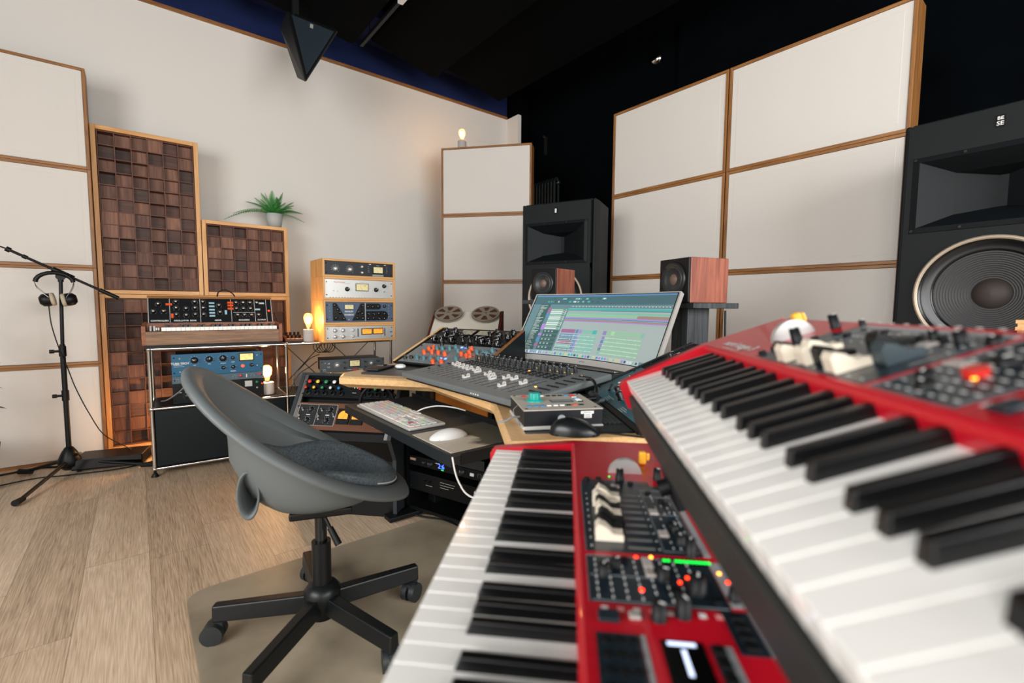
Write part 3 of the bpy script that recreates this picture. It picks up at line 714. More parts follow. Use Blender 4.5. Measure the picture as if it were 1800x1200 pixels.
solo('record_boxes', M().box(0,.035,0,.15,0,.17,0).box(.036,.06,0,.15,0,.165,1).box(.09,.17,0,.15,0,.185,2), [redk, mat('card_brown', '#8a4a22', .8), whitep],
     'red, brown and white boxes standing behind the blue compressor', 'boxes', S(.26, .32-.15, .7-.0), SR) if False else None

# analogue synthesizer on top of the shelf
sy = thing('synthesizer', 'vintage wooden synthesizer with raised control panel on the chrome shelf', 'synthesizer', S(-.028, -.03, .7455), SR)
W = .715
part('base_board', M().box(.01, W-.01, .01, .36, .0, .018), sy, black)
part('front_board', M().box(.018, W-.018, .0, .022, .018, .096), sy, walnut, .002)
for x, nm in ((0, 0), (W-.018, 1)):
    part('end_cheek', M().prism([(.0,.018),(.37,.018),(.37,.14),(.16,.138),(.0,.128)], x, x+.018, ax='x'), sy, walnut_r, .002)
part('key_bed', M().box(.018, W-.018, .022, .16, .018, .097), sy, black)
part('top_board', M().box(.018, W-.018,   .135, .172, .085, .138), sy, walnut_r, .002)
kx0, kw = .09, (W-.018-.09-.012)/26
for i in range(26): link('white_key', cached(('sk',), lambda: M().box(.0005, kw-.0005, 0, .125, -.02, 0).mesh('white_key', keyw)), sy, (kx0+i*kw, .004, .118))
for i in range(25):
    if i % 7 in (2, 6): continue
    link('black_key', cached(('sbk',), lambda: M().box(-.0065, .0065, 0, .08, 0, .012).mesh('black_key', keyb)), sy, (kx0+(i+1)*kw, .055, .1182))
for x in (.035, .052): part('wheel', M().cyl((x,.09,.1),(x+.009,.09,.1),.026,n=20), sy, whitep)
part('glide_switches', M().box(.064,.07,.06,.072,.1,.115).box(.074,.08,.06,.072,.1,.115), sy, whitep)
# tilted console
cs = thing_ = None
con = bpy.data.objects.new('control_panel', M().box(0, W-.06, -.0, .012, 0, .158).mesh('control_panel', black_face)); COL.objects.link(con); con.parent = sy
con.location = (.03, .172, .138); con.rotation_euler = (R(-22), 0, 0)
PW = W-.06; m = M()
m.box(-.004, 0, -.002, .02, 0, .16); m.box(PW, PW+.004, -.002, .02, 0, .16); m.box(0, PW, -.002, .012, -.003, 0)
link('panel_trim', m.mesh('panel_trim', silver), con)
link('lid', M().box(-.006, PW+.006, -.004, .09, .16, .176).mesh('lid', oakX), con, bevel=.002)
link('rear_box', M().box(0, PW, .012, .08, .01, .16).mesh('rear_box', walnut), con)
pr = M()
for u in (.155, .39, .645, .85, .955): pr.quad((u*PW-.001,-.0012,.003),(u*PW+.001,-.0012,.003),(u*PW+.001,-.0012,.157),(u*PW-.001,-.0012,.157), 0)
pr.quad((.66*PW,-.0012,.066),(.85*PW,-.0012,.066),(.85*PW,-.0012,.068),(.66*PW,-.0012,.068), 0)
pr.text('CONTROLLERS', .0125, .078*PW, .014, 0, off=-.0014, bold=.0004); pr.text('OSCILLATOR  BANK', .0125, .27*PW, .014, 0, off=-.0014, bold=.0004); pr.text('MIXER', .0125, .53*PW, .014, 0, off=-.0014, bold=.0004)
pr.text('MODIFIERS', .0125, .75*PW, .014, 0, off=-.0014, bold=.0004); pr.text('OUTPUT', .0125, .905*PW, .014, 0, off=-.0014, bold=.0004)
KS2 = KBS
def sk(u, v, r=.0105, dd=True):
    link('knob', knob_mesh(r, .016, KS2), con, (u*PW, -.001, v*.158), (0, R(random.uniform(-120,120)), 0))
    link('knob_cap', cached(('cap', r), lambda: M().lathe([(r*.72,-.0155),(r*.68,-.019),(.0001,-.0195)], 16, axis='y').mesh('knob_cap', steel)), con, (u*PW, -.001, v*.158))
    if dd: dial(pr, u*PW, v*.158, r*1.3, k=0)
for u, v in ((.035,.46),(.11,.46),(.072,.76), (.205,.86),(.205,.6),(.205,.33),(.28,.58,),(.28,.3),(.35,.86),(.35,.6),(.35,.33), (.415,.86),(.415,.6),(.415,.33),(.545,.72),(.55,.42),
             (.69,.84),(.75,.84),(.81,.84),(.69,.58),(.75,.58),(.81,.58),(.695,.3),(.755,.3),(.815,.3),(.87,.84),(.88,.3)): sk(u, v)
for v in (.82,.68,.53,.4,.27):
    link('rocker_switch', cached(('rk','b'), lambda: M().box(-.015,.015,-.006,-.001,-.005,.005).mesh('rocker_switch', mat('pale_blue', '#9dc0cf', .4))), con, (.485*PW, 0, v*.158))
for u, v in ((.915,.83),(.875,.55)): link('rocker_switch', CACHE[('rk','b')], con, (u*PW, 0, v*.158))
for u, v in ((.15,.75),(.64,.84),(.64,.72),(.64,.58)): link('rocker_switch', cached(('rk','o'), lambda: M().box(-.016,.016,-.007,-.001,-.006,.006).mesh('rocker_switch', orangep)), con, (u*PW, 0, v*.158))
link('rocker_switch', cached(('rk','ov'), lambda: M().box(-.006,.006,-.007,-.001,-.014,.014).mesh('rocker_switch', orangep)), con, (.172*PW, 0, .28*.158))
link('rocker_switch', cached(('rk','pv'), lambda: M().box(-.006,.006,-.006,-.001,-.014,.014).mesh('rocker_switch', mat('pale_blue', '#9dc0cf', .4))), con, (.598*PW, 0, .42*.158))
link('indicator_light', M().lathe([(.006,-.001),(.005,-.003),(.0001,-.005)], 12, axis='y').mesh('indicator_light', led_r), con, (.977*PW, 0, .5*.158))
link('lettering', pr.mesh('lettering', PAL), con)
part('rear_cable', M().tube([(.38,.24,.29),(.39,.26,.33),(.43,.26,.345),(.47,.25,.32),(.48,.24,.29)], .004, 6, sub=5).tube([(W-.02,.2,.2),(W+.005,.2,.15),(W+.03,.22,.06),(W+.03,.26,.0)], .0035, 6, sub=5), sy, black)

# small synth box beside the lamp
t = thing('drum_machine', 'small brown desktop synthesizer box with knobs beside the wooden synthesizer', 'audio equipment', S(.715, .03, .7455), R(-3))
part('housing', M().prism([(0,0),(.115,0),(.115,.05),(.0,.022)], 0, .115, ax='x'), t, mat('brown_plastic', '#5b3a26', .5), .003)
part('base', M().box(0,.115,-.002,.117,0,.012), t, black)
for i in range(4):
    for j in range(2): part('knob', M().cyl((.02+i*.025,.035+j*.045,.03+j*.017),(.02+i*.025,.032+j*.045,.05+j*.017),.008,n=12), t, black)
for i in range(4): part('key_button', M().box(.01+i*.026,.03+i*.026,.006,.018,.024,.029), t, mat('tan_plastic', '#b89878', .5))

# ------------------------------------------------------------------ stack of wooden rack cases and the gear in them
cases = [(.0, .121, 'lowest'), (.1215, .166, 'third from the top'), (.288, .154, 'second from the top'), (.4425, .12, 'topmost')]
RX, RYY, RZ0 = .972, 3.215, .7455
for z, h, nm in cases:
    t = thing('rack_case', 'pale oak rack case, %s of the stack on the chrome shelf' % nm, 'rack case', (RX, RYY, RZ0+z), 0, 'pale oak rack cases')
    k = .0135; w = .483+.002+2*k; m = M()
    m.box(0, k, 0, .28, 0, h, 1); m.box(w-k, w, 0, .28, 0, h, 1); m.box(k, w-k, 0, .28, 0, k, 0); m.box(k, w-k, 0, .28, h-k, h, 0)
    part('case_shell', m, t, [pineX, pineZ], .0012)
GX, GY = RX+.0145, RYY+.012
f = [('k',.15,.55,.014,.018,KS,-40,1),('k',.355,.55,.014,.018,KS,-20,1),('k',.53,.3,.0085,.013,KS,0),('k',.53,.75,.0085,.013,KS,0),('m',.77,.5,.14,.45,vup),('r',.77,.92,.17,.14,'g'),('t',.77,.14,.009,'Retro','w'),
     ('L',.62,.25,.02,4,.013,'w'),('L',.9,.25,.02,4,.013,'w'),('r',.65,.08,.03,.05,'w'),('r',.88,.08,.03,.05,'w'),('d',.15,.55,.024,11,'w'),('d',.355,.55,.024,11,'w')]
unit('compressor', 'black compressor with two silver knobs and a meter in the topmost oak case', 'audio equipment', (GX, GY, RZ0+.4425+.0145), 0, .483, .091, .22, mat('charcoal_enamel', '#1a2026', .45), f)
f = [('r',.5,.5,.9,.96,'s'),('t',.2,.16,.013,'TELETRONIX','r'),('r',.3,.2,.13,.01,'r'),('k',.31,.52,.014,.016,KB,35),('m',.525,.4,.17,.34,vup,mat('bezel_olive', '#5a5a48', .4)),('k',.735,.52,.014,.016,KB,20),('k',.86,.3,.013,.016,KB,0),('g',.86,.62,.003,steel),('l',.12,.62,.004,silver),('l',.17,.64,.003,silver),
     ('d',.31,.52,.02,9,'g'),('d',.735,.52,.02,9,'g'),('r',.525,.12,.07,.015,'g')]
for i in range(22): f.append(('l',.07+i*.041,.965,.0035,silver))
unit('compressor', 'silver compressor with central meter in the oak case second from the top', 'audio equipment', (GX, GY, RZ0+.288+.0135), 0, .483, .1265, .22, silver, f)
vox = mat('voxbox_blue', '#4a5c74', .45)
f = [('r',.5,.5,.84,.86,'n')] if False else []
t = unit('preamplifier', 'blue-grey valve preamplifier with triangular panels in the third oak case', 'audio equipment', (GX, GY, RZ0+.1215+.0135), 0, .483, .1385, .22, vox,
         [('m',.33,.24,.12,.2,vup,vox),('t',.33,.47,.0155,'MANLEY','w',.0005),('t',.33,.63,.0155,'VOXBOX','w',.0005),('l',.33,.87,.005,silver)]+
         [('k',u,v,.0095,.012,KB) for u, v in ((.13,.15),(.17,.35),(.2,.52),(.14,.8),(.25,.82),(.52,.15),(.46,.5),(.52,.55),(.45,.8),(.53,.8),(.61,.22),(.68,.22),(.76,.22),(.86,.2),(.61,.58),(.69,.58),(.77,.58),(.86,.58),(.61,.82),(.69,.82),(.77,.82),(.86,.82))]+
         [('l',u,v,.003,silver) for u in (.06,.93) for v in (.15,.3,.45,.6,.75)])
H_ = .1385; W_ = .483; bk = M(); Z = lambda v: (1-v)*H_; yb = -.0016
bk.add([(.1*W_,yb,Z(.06)),(.155*W_,yb,Z(.06)),(.30*W_,yb,Z(.93)),(.1*W_,yb,Z(.93))], [(0,3,2,1)], 0)
bk.add([(.56*W_,yb,Z(.06)),(.5*W_,yb,Z(.06)),(.37*W_,yb,Z(.93)),(.56*W_,yb,Z(.93))], [(0,1,2,3)], 0)
def stad(x0, x1, z0, z1):
    r = (z1-z0)/2; pts = [(x0, z0)]+[(x1-r+r*math.cos(a), (z0+z1)/2+r*math.sin(a)) for a in [R(-90+15*i) for i in range(13)]]+[(x0, z1)]
    bk.add([(a, yb, b) for a, b in pts], [tuple(range(len(pts)))], 0)
stad(.58*W_, .81*W_, Z(.37), Z(.06)); stad(.58*W_, .92*W_, Z(.93), Z(.44))
bk.box(.565*W_,.572*W_,-.002,-.0012,Z(.95),Z(.04),1)
part('black_panels', bk, t, [black, silver])
f = [('k',.125,.3,.013,.015,KS,0),('k',.235,.3,.013,.015,KS,30),('k',.38,.3,.009,.012,KS,0),('k',.125,.75,.013,.015,KS,-20),('k',.235,.75,.013,.015,KS,0),('k',.38,.75,.009,.012,KS,0),
     ('r',.455,.5,.014,.62,'k'),('m',.585,.42,.14,.36,vuo),('m',.755,.42,.14,.36,vuo),('r',.865,.5,.014,.62,'k'),('l',.91,.4,.004,silver),('l',.91,.6,.004,silver),('b',.965,.5,.04,.1,bluep,.002),('t',.66,.85,.006,'universal audio','g')]
unit('compressor', 'silver compressor with two amber meters in the lowest oak case', 'audio equipment', (GX, GY, RZ0+.0135), 0, .483, .0935, .22, silver, f)
# grey compressor on a wooden block in the open right compartment
wb = solo('wood_block', M().box(0,.3,0,.2,0,.131), maple, 'pale wooden block under the grey compressor in the chrome shelf', 'block', (1.04, 3.31, .4002), R(-4), bevel=.002)
f = [('k',.26,.45,.0135,.016,KS,0),('d',.26,.45,.019,15,'w'),('m',.525,.36,.15,.44,vup),('r',.53,.86,.08,.13,'r'),('k',.79,.42,.0115,.015,KS,0),('d',.79,.42,.017,13,'w'),('k',.37,.25,.006,.012,KB,0),('k',.37,.7,.006,.012,KB,0),('k',.69,.25,.006,.012,KB,0),('k',.69,.7,.006,.012,KB,0),
     ('k',.89,.25,.006,.012,KB,0),('t',.13,.3,.014,'o8','w'),('t',.13,.58,.014,'RC','w'),('L',.04,.75,.06,2,.01,'w'),('l',.08,.25,.004,silver),('r',.44,.86,.07,.02,'w'),('r',.62,.86,.07,.02,'w')]
unit('compressor', 'grey compressor with pale meter and red badge on the wooden block in the shelf', 'audio equipment', (.962, 3.292, .5325), R(-8), .44, .088, .24, mat('graphite_enamel', '#4b5154', .5), f)
solo('coiled_cables', M().tube([(.045*math.cos(i*.5)+.0016*i, .012*math.sin(i*.9), .05*math.sin(i*.5)+.06) for i in range(60)], .0028, 6), black, 'coil of black cables hanging behind the grey compressor', 'cables', (1.02, 3.52, .64))
solo('loose_cables', M().tube([(.0,.0,.2),(-.05,-.02,.17),(-.12,0,.12),(-.17,0,.04),(-.18,0,.0)], .003, 6, sub=6).tube([(.02,.0,.25),(-.04,.02,.22),(-.1,0,.17),(-.15,.02,.1),(-.14,0,.0)], .003, 6, sub=6), black,
     'thin black cables drooping to the left of the grey compressor', 'cables', (.98, 3.42, .4))
# ------------------------------------------------------------------ desk
ZD = .72
out = [(.607,1.832),(.655,1.935),(.80,2.02),(1.25,2.27),(1.95,2.27),(1.95,.45),(1.25,.36),(.868,.582),(.585,.735),(.786,1.058),(.805,1.10),(.845,1.55),(.79,1.61)]
desk = thing('studio_desk', 'curved black-topped studio desk with pale wooden edge', 'desk', (0,0,0))
inner = [(.70,1.845),(.72,1.90),(.84,1.975),(1.27,2.24),(1.93,2.24),(1.93,.48),(1.27,.39),(.905,.60),(.655,.765),(.84,1.05),(.865,1.12),(.90,1.56),(.85,1.64)]
m = M(); n = len(out)
zt, zb = ZD, ZD-.034
vs = [(x,y,zt) for x,y in inner]+[(x*.85+a*.15,y*.85+b*.15,zt) for (x,y),(a,b) in zip(out,inner)]+[(x,y,zt-.006) for x,y in out]+[(x,y,zb+.006) for x,y in out]+[(x*.6+a*.4,y*.6+b*.4,zb-.012) for (x,y),(a,b) in zip(out,inner)]+[(a,b,zb-.012) for a,b in inner]
m.add(vs, [(k*n+i, k*n+n+i, k*n+n+(i+1)%n, k*n+(i+1)%n) for k in range(5) for i in range(n)])
part('wood_edge', m, desk, mapleE)
part('desk_top', M().prism(list(reversed(inner)), zb-.006, zt-.0005), desk, mat('desk_laminate', '#25292c', .36, bump=.15, bscale=1500))
for x, y in ((1.12,1.98),(1.12,.72),(1.75,2.05),(1.75,.62)):
    part('leg', M().box(x-.03,x+.03,y-.03,y+.03,.03,zb-.01), desk, blackm, .004)
for y in (1.98,.72): part('foot_bar', M().box(.86,1.8,y-.035,y+.035,.008,.03), desk, blackm, .004)
part('modesty_panel', M().box(1.60,1.62,.75,1.95,.15,zb-.01), desk, black)
# keyboard tray
kt = thing('keyboard_tray', 'dark grey pull-out keyboard tray below the desk', 'tray', (.598, .985, .625))
part('tray_top', M().box(0,.275,0,.76,-.006,0), kt, mat('tray_metal', '#2b2d2e', .4, bump=.1, bscale=900), .0015)
part('front_lip', M().box(-.001,.003,0,.76,-.03,-.0005), kt, mat('tray_metal2', '#1c2124', .45))
part('rear_lip', M().box(.2755,.279,0,.76,-.006,.014), kt, blackm)
part('side_lip', M().box(.03,.275,-.001,.003,-.03,-.0005), kt, blackm)
for y in (.1,.66): part('runner', M().box(.1,.30,y-.012,y+.012,-.03,-.0065).box(.277,.30,y-.012,y+.012,-.0065,.045), kt, blackm)
KZ = .6256
# computer keyboard
kb = thing('computer_keyboard', 'slim white computer keyboard with coloured shortcut keys on the tray', 'keyboard', (.617, 1.252, KZ), 0)
part('chassis', M().box(0,.125,0,.425,0,.009), kb, mat('keyboard_alu', '#c9c6c0', .35, .3), .003)
kc = ['#efece6','#e9cfca','#e2e2c2','#c9dade','#d8d3e2','#cfdfd4','#d0605a','#f1efe9']
kmats = [mat('keycap_%s' % s, c, .45) for s, c in zip(['white','pink','yellow','cyan','violet','mint','red','plain'], kc)]
def keycap(w, ci, x, y):
    me = cached(('cap', round(w,4), ci), lambda: M().box(-.0068,.0068,-w/2,w/2,0,.003).mesh('keycap', kmats[ci]))
    return link('keycap', me, kb, (x, y, .009))
rk = random.Random(11)
for row in range(5):
    x = .016+row*.0193
    if row == 0: ws = [1.1,1.1,1.3,5.5,1.3,1.1,1.1,1.1]
    elif row == 1: ws = [2.2]+[1]*9+[2.3]
    elif row == 2: ws = [1.7]+[1]*11+[1.8]
    elif row == 3: ws = [1.5]+[1]*13
    else: ws = [1]*13+[1.5]
    tot = sum(ws); y = .421; u = .272/tot
    for i, w_ in enumerate(ws):
        if row == 0 or i == 0 or i == len(ws)-1 or w_ > 1.2: ci = 0
        else: ci = [[1,1,1,0,4],[1,4,1,1,3],[1,2,1,3,1],[2,2,3,1,2]][row-1][(i*2+row) % 5]
        keycap(w_*u-.0025, ci, x, y-w_*u/2); y -= w_*u
x = .112
for i in range(4): keycap(.055, [1,3,2,0][i], .1125, .39-i*.07)
for row in range(5):
    for c_ in range(7):
        if c_ < 3 and row in (0, 2) and not (row == 0 and c_ == 1) and row == 2: continue
        y = .139-c_*.0192-(.004 if c_ >= 3 else 0); ci = 6 if (row == 1 and c_ == 4) else [3,1,0,5,2,3,1][(c_+row*2) % 7] if c_ >= 3 else [0,1,0][(c_+row) % 3]
        keycap(.0163, ci, .016+row*.0193, y)
solo('keyboard_cable', M().tube([(.742,1.45,KZ+.006),(.765,1.43,KZ+.02),(.80,1.40,KZ+.028),(.84,1.36,KZ+.024),(.88,1.34,KZ+.01)], .0024, 8, sub=6), whitep, 'white cable running back from the computer keyboard', 'cable')
# mouse pad and mouse
mpm = bpy.data.materials.new('photo_pad'); mpm.use_nodes = True; nt = mpm.node_tree
tc = nt.nodes.new('ShaderNodeTexCoord'); nz = nt.nodes.new('ShaderNodeTexNoise'); nz.inputs['Scale'].default_value = 9; nz.inputs['Detail'].default_value = 5
cr = nt.nodes.new('ShaderNodeValToRGB'); cr.color_ramp.elements[0].position = .40; cr.color_ramp.elements[0].color = lin('#4a4c46'); cr.color_ramp.elements[1].position = .52; cr.color_ramp.elements[1].color = lin('#c9bfae')
gr = nt.nodes.new('ShaderNodeTexGradient'); mp_ = nt.nodes.new('ShaderNodeMapping'); mp_.inputs['Scale'].default_value = (4.2,4,4); mp_.inputs['Location'].default_value = (-.02,0,0)
ad = nt.nodes.new('ShaderNodeMath'); ad.operation = 'SUBTRACT'; ad2 = nt.nodes.new('ShaderNodeMath'); ad2.operation = 'MULTIPLY_ADD'; ad2.inputs[1].default_value = -1.0; ad2.inputs[2].default_value = .42
LK = nt.links.new
LK(tc.outputs['Object'], nz.inputs['Vector']); LK(tc.outputs['Object'], mp_.inputs['Vector']); LK(mp_.outputs['Vector'], gr.inputs['Vector']); LK(gr.outputs['Fac'], ad2.inputs[0])
ad.operation = 'ADD'; LK(nz.outputs['Fac'], ad.inputs[0]); LK(ad2.outputs[0], ad.inputs[1]); LK(ad.outputs[0], cr.inputs['Fac']); LK(cr.outputs['Color'], nt.nodes['Principled BSDF'].inputs['Base Color'])
nt.nodes['Principled BSDF'].inputs['Roughness'].default_value = .5
solo('mouse_pad', M().box(0,.25,0,.215,0,.002), mpm, 'beige mouse pad with a faded photo print on the keyboard tray', 'mouse pad', (.607, .998, KZ), bevel=.001)
def mouse_mesh(L_, Wd, Hh, peak=.4, tail=.2):
    m = M(); nu, nv = 22, 14; vs = []
    for i in range(nu+1):
        s = i/nu; c_ = math.sin(PI*min(1,max(0,s)))**.42 if 0 < s < 1 else 0
        hh = Hh*(math.sin(PI*s**peak_(peak))**.6 if 0 < s < 1 else 0)
        for j in range(nv+1):
            a = PI*j/nv; vs.append((L_*s, -Wd/2*c_*math.cos(a), hh*math.sin(a)**.75))
    k = nv+1
    m.add(vs, [(i*k+j, i*k+j+1, (i+1)*k+j+1, (i+1)*k+j) for i in range(nu) for j in range(nv)], 0, True)
    m.add(vs, [tuple(i*k for i in range(nu+1))+tuple(i*k+nv for i in range(nu,-1,-1))], 0)
    return m
def peak_(p): return math.log(.5)/math.log(p)
t = thing('computer_mouse', 'flat white computer mouse on the beige mouse pad', 'mouse', (.617, 1.128, KZ+.0025), R(-3))
part('shell', mouse_mesh(.118,.058,.024,.52), t, whitep)
part('base', M().box(.018,.1,-.022,.022,-.0002,.0035), t, greyp, .002)
solo('mouse_cable', M().tube([(.602,.984,KZ-.004),(.603,.972,KZ-.04),(.612,.965,.555),(.625,.95,.53),(.66,.93,.51),(.70,.90,.50),(.74,.86,.49)], .0022, 8, sub=6), whitep, 'white cable hanging from the end of the keyboard tray', 'cable')

# ------------------------------------------------------------------ phone and earbud case on the desk's left end
t = thing('smartphone', 'dark smartphone lying flat on the left end of the desk', 'phone', (.765, 1.91, ZD+.0005), R(38))
part('body', M().box(0,.147,-.036,.036,0,.009), t, mat('phone_frame', '#2a3036', .3, .6), .003)
part('screen', M().box(.003,.144,-.033,.033,.0088,.0095), t, blackg)
part('camera_bump', M().box(.108,.142,-.002,.031,.0095,.012).cyl((.118,.007,.012),(.118,.007,.0135),.007,n=14).cyl((.132,.022,.012),(.132,.022,.0135),.007,n=14), t, blackg)
solo('earbud_case', M().sphere((0,0,.011), .0235, 0, 24, 12, (1.0,1.0,.47)), whitep, 'small rounded white earbud case on the desk beside the phone', 'case', (.90, 1.905, ZD))

# ------------------------------------------------------------------ sloped rack housing on the left desk wing
def sloped(name, label, P, rz, tilt, W, Ln, side_m, deep):
    t = thing(name, label, 'rack', P, (R(-(90-tilt)), 0, rz))   # local z runs up the slope, y goes down into the housing
    return t
# left: front bottom corner, width direction, slope
LB = Vector((.96, 2.062, .735)); wdir = R(-72.1); TI = 23; TR_ = (R(-(90-TI)), 0, wdir)
Mx = Matrix.Translation(LB) @ Euler(TR_).to_matrix().to_4x4()
def LP(x, y, z): return tuple(Mx @ Vector((x, y, z)))
rh = thing('rack_housing', 'sloped black rack housing with wooden sides on the left wing of the desk', 'rack', tuple(LB), TR_)
SLN = .37
ca, sa = math.cos(R(TI)), math.sin(R(TI))
for x in (-.018, .4865):
    # side board: polygon in local (y,z): top edge along slope, bottom horizontal
    poly = [(-.004,-.02),(-.004,SLN),(.02,SLN+.0),(SLN*sa*.0+.02+SLN*sa*ca*0+.0,SLN)]
    bl = Vector((0,0,0))
    # world-down direction in local frame is (y=+ca, z=-sa)
    dn = lambda h: (ca*h, -sa*h)
    hB = SLN*sa
    p = [(-.004,-.015),(-.004,SLN),(-.004+dn(hB+.004)[0], SLN+dn(hB+.004)[1]),(-.004+dn(.0)[0], -.015)]
    m = M(); m.prism([(-.004,-.012),(-.004,SLN),(dn(hB)[0],SLN+dn(hB)[1]),(.004,-.012)], x, x+.016, ax='x')
    part('side_board', m, rh, mat('side_black', '#0b0d0e', .4, spec=.3), .001)
part('edge_strip', M().box(.4855,.502,-.0065,-.0042,-.01,SLN), rh, edge, label='brown wooden edge strip')
part('front_edge', M().box(-.002,.4865,-.002,.006,-.014,-.001), rh, black)
part('left_trim', M().box(-.021,-.012,-.009,-.0041,-.01,SLN), rh, mapleE)
part('blank_strip', M().box(0,.4855,-.0,.004,SLN-.02,SLN), rh, black)
def flat_unit(name, label, zoff, H, face, loc_fn=LP, rot=TR_, feats=None, D=.07):
    return unit(name, label, 'audio equipment', loc_fn(.0012, 0, zoff), rot, .483, H, D, face, feats or [])
rr = random.Random(5); f = []
OK = (orangep, printw); TK = (tealp, printw)
for i, (u, v, c) in enumerate([(.05,.86,'k'),(.12,.82,'k'),(.2,.82,'t'),(.29,.82,'t'),(.38,.82,'t'),(.47,.8,'t'),(.2,.55,'o'),(.29,.5,'o'),(.38,.52,'o'),(.47,.55,'o'),(.24,.28,'o'),(.2,.36,'o'),(.55,.93,'o'),(.45,.95,'o'),
        (.3,.33,'t'),(.36,.3,'t'),(.44,.26,'t'),(.5,.2,'t'),(.57,.35,'t'),(.66,.72,'t'),(.66,.5,'o'),(.7,.22,'o'),(.72,.38,'o'),(.74,.56,'o'),(.8,.62,'o'),(.8,.34,'t'),(.87,.6,'o'),(.88,.35,'t'),(.93,.4,'t'),(.94,.22,'t'),(.6,.1,'k'),(.28,.08,'k')]):
    if c == 'k': f.append(('k',u,v,.008,.016,KB))
    else: f.append(('k',u,v,.0095,.02,OK if c == 'o' else TK,rr.uniform(-60,60)))
    f.append(('d',u,v,.0135,7,'w'))
for u, v in ((.55,.12),(.6,.12),(.47,.72),(.53,.72)): f.append(('b',u,v,.022,.05,led_w if False else mat('blue_lit', '#4060e0', .4, emit='#6a8cff', es=2.0),.004))
for i in range(26): f.append(('r',rr.uniform(.04,.96),rr.uniform(.06,.94),.012,.012,'w'))
flat_unit('equaliser', 'grey equaliser with orange and teal knobs, lower unit in the left sloped rack', .002, .19, mat('eq_grey', '#747b7c', .4), feats=f)
f = []
for u, v, r in [(.08,.75,.017),(.19,.8,.013),(.31,.72,.021),(.15,.45,.015),(.26,.42,.012),(.1,.18,.013),(.22,.14,.012),(.36,.38,.009),(.42,.6,.008),(.46,.75,.01),(.5,.55,.008),(.55,.75,.009),(.6,.6,.012),
                (.70,.72,.021),(.8,.78,.013),(.86,.6,.014),(.9,.82,.016),(.93,.38,.013),(.82,.3,.014),(.95,.12,.013),(.7,.3,.009),(.76,.12,.011)]:
    f += [('k',u,v,r*.92,.024,(mat('knob_gloss2', '#08090a', .08), printw)),('d',u,v,r*1.35,11,'w')]
f += [('m',.39,.2,.17,.3,vud),('m',.61,.2,.17,.3,vud)]
for i in range(18): f.append(('r',.4+.02*(i%6),.48+.1*(i//6),.006,.01,'t'))
flat_unit('equaliser', 'black mastering equaliser with glossy knobs, upper unit in the left sloped rack', .194, .158, black_face, feats=f)
for sgn, y_ in ((0, 1),): pass

# reel to reel recorder on a low cabinet behind the desk wing
solo('low_cabinet', M().box(0,.52,0,.36,0,.675), black, 'low black cabinet under the tape recorder in the far corner', 'cabinet', (1.285, 2.52, 0), R(-48), bevel=.004)
RRx, RRy, RRz = 1.345, 2.50, .6765
tr = thing('tape_recorder', 'cream reel-to-reel tape recorder behind the sloped rack', 'tape recorder', (RRx, RRy, RRz), R(-44))
m = M(); m.prism([(0,0),(.33,0),(.33,.285),(.27,.285),(.0,.07)], 0, .42, ax='x')
part('deck_body', m, tr, mat('cream_enamel', '#c9c3b4', .5), .004)
for x in (-.014,.42): part('side_cheek', M().prism([(0,0),(.335,0),(.335,.29),(.27,.29),(.0,.075)], x, x+.014, ax='x'), tr, mat('dark_red_wood', '#4e1f16', .5), .002)
sl = math.atan2(.215,.27); nrm = Vector((0,-math.sin(sl),math.cos(sl)))
for x in (.09,.2,.33): part('head_cover', M().cyl(Vector((x,.04,.1)), Vector((x,.04,.1))+nrm*.02, .02, n=16), tr, ivory)
part('head_block', M().box(.12,.3,.07,.1,.12,.155), tr, silver, .003)
base_M = Matrix.Translation((RRx,RRy,RRz)) @ Matrix.Rotation(R(-44),4,'Z')
brm = mat('reel_plastic', '#7d7568', .45); tape = mat('tape_brown', '#4a2c22', .4)
def reel(label, x, s_):
    p = base_M @ (Vector((x,.27*s_,.07+.215*s_))+nrm*.012)
    t = thing('tape_reel', label, 'tape reel', tuple(p), 0, 'tape reels on the recorder')
    t.rotation_euler = (Euler((0,0,R(-44))).to_matrix() @ Euler((sl-R(8),0,0)).to_matrix()).to_euler()
    part('tape_pack', M().cyl((0,0,.003),(0,0,.009),.078,n=40), t, tape)
    for z in (0,.010):
        m = M(); r0, r1, r2 = .03, .078, .09; n_ = 48
        # ring, hub and five spokes
        for ra, rb in ((r1,r2),(.006,r0)):
            vs = [(r*math.cos(2*PI*i/n_), r*math.sin(2*PI*i/n_), z+h) for h in (0,.002) for r in (ra,rb) for i in range(n_)]
            fs = []
            for i in range(n_):
                j = (i+1)%n_; fs += [(i,n_+i,n_+j,j)[::-1],(2*n_+i,3*n_+i,3*n_+j,2*n_+j),(n_+i,3*n_+i,3*n_+j,n_+j)[::-1],(i,2*n_+i,2*n_+j,j)]
            m.add(vs, fs)
        for k in range(6):
            a = 2*PI*k/6; m.T = Matrix.Rotation(a,4,'Z'); m.add([(r0*.95,-.009,z),(r1*1.01,-.018,z),(r1*1.01,.018,z),(r0*.95,.009,z),(r0*.95,-.009,z+.002),(r1*1.01,-.018,z+.002),(r1*1.01,.018,z+.002),(r0*.95,.009,z+.002)], [(3,2,1,0),(4,5,6,7),(0,1,5,4),(2,3,7,6)])
        m.T = Matrix.Identity(4)
        part('flange', m, t, brm)
    part('spindle', M().cyl((0,0,-.012),(0,0,.018),.0058,n=12), t, steel)
    return t
reel('left tape reel on the cream tape recorder', .09, .87)
reel('right tape reel on the cream tape recorder', .33, .87)

# ------------------------------------------------------------------ curved computer monitor
mo = thing('computer_monitor', 'curved widescreen computer monitor with silver frame showing a music session', 'monitor', (1.435, 1.375, ZD+.028), (0,0,R(-90)))
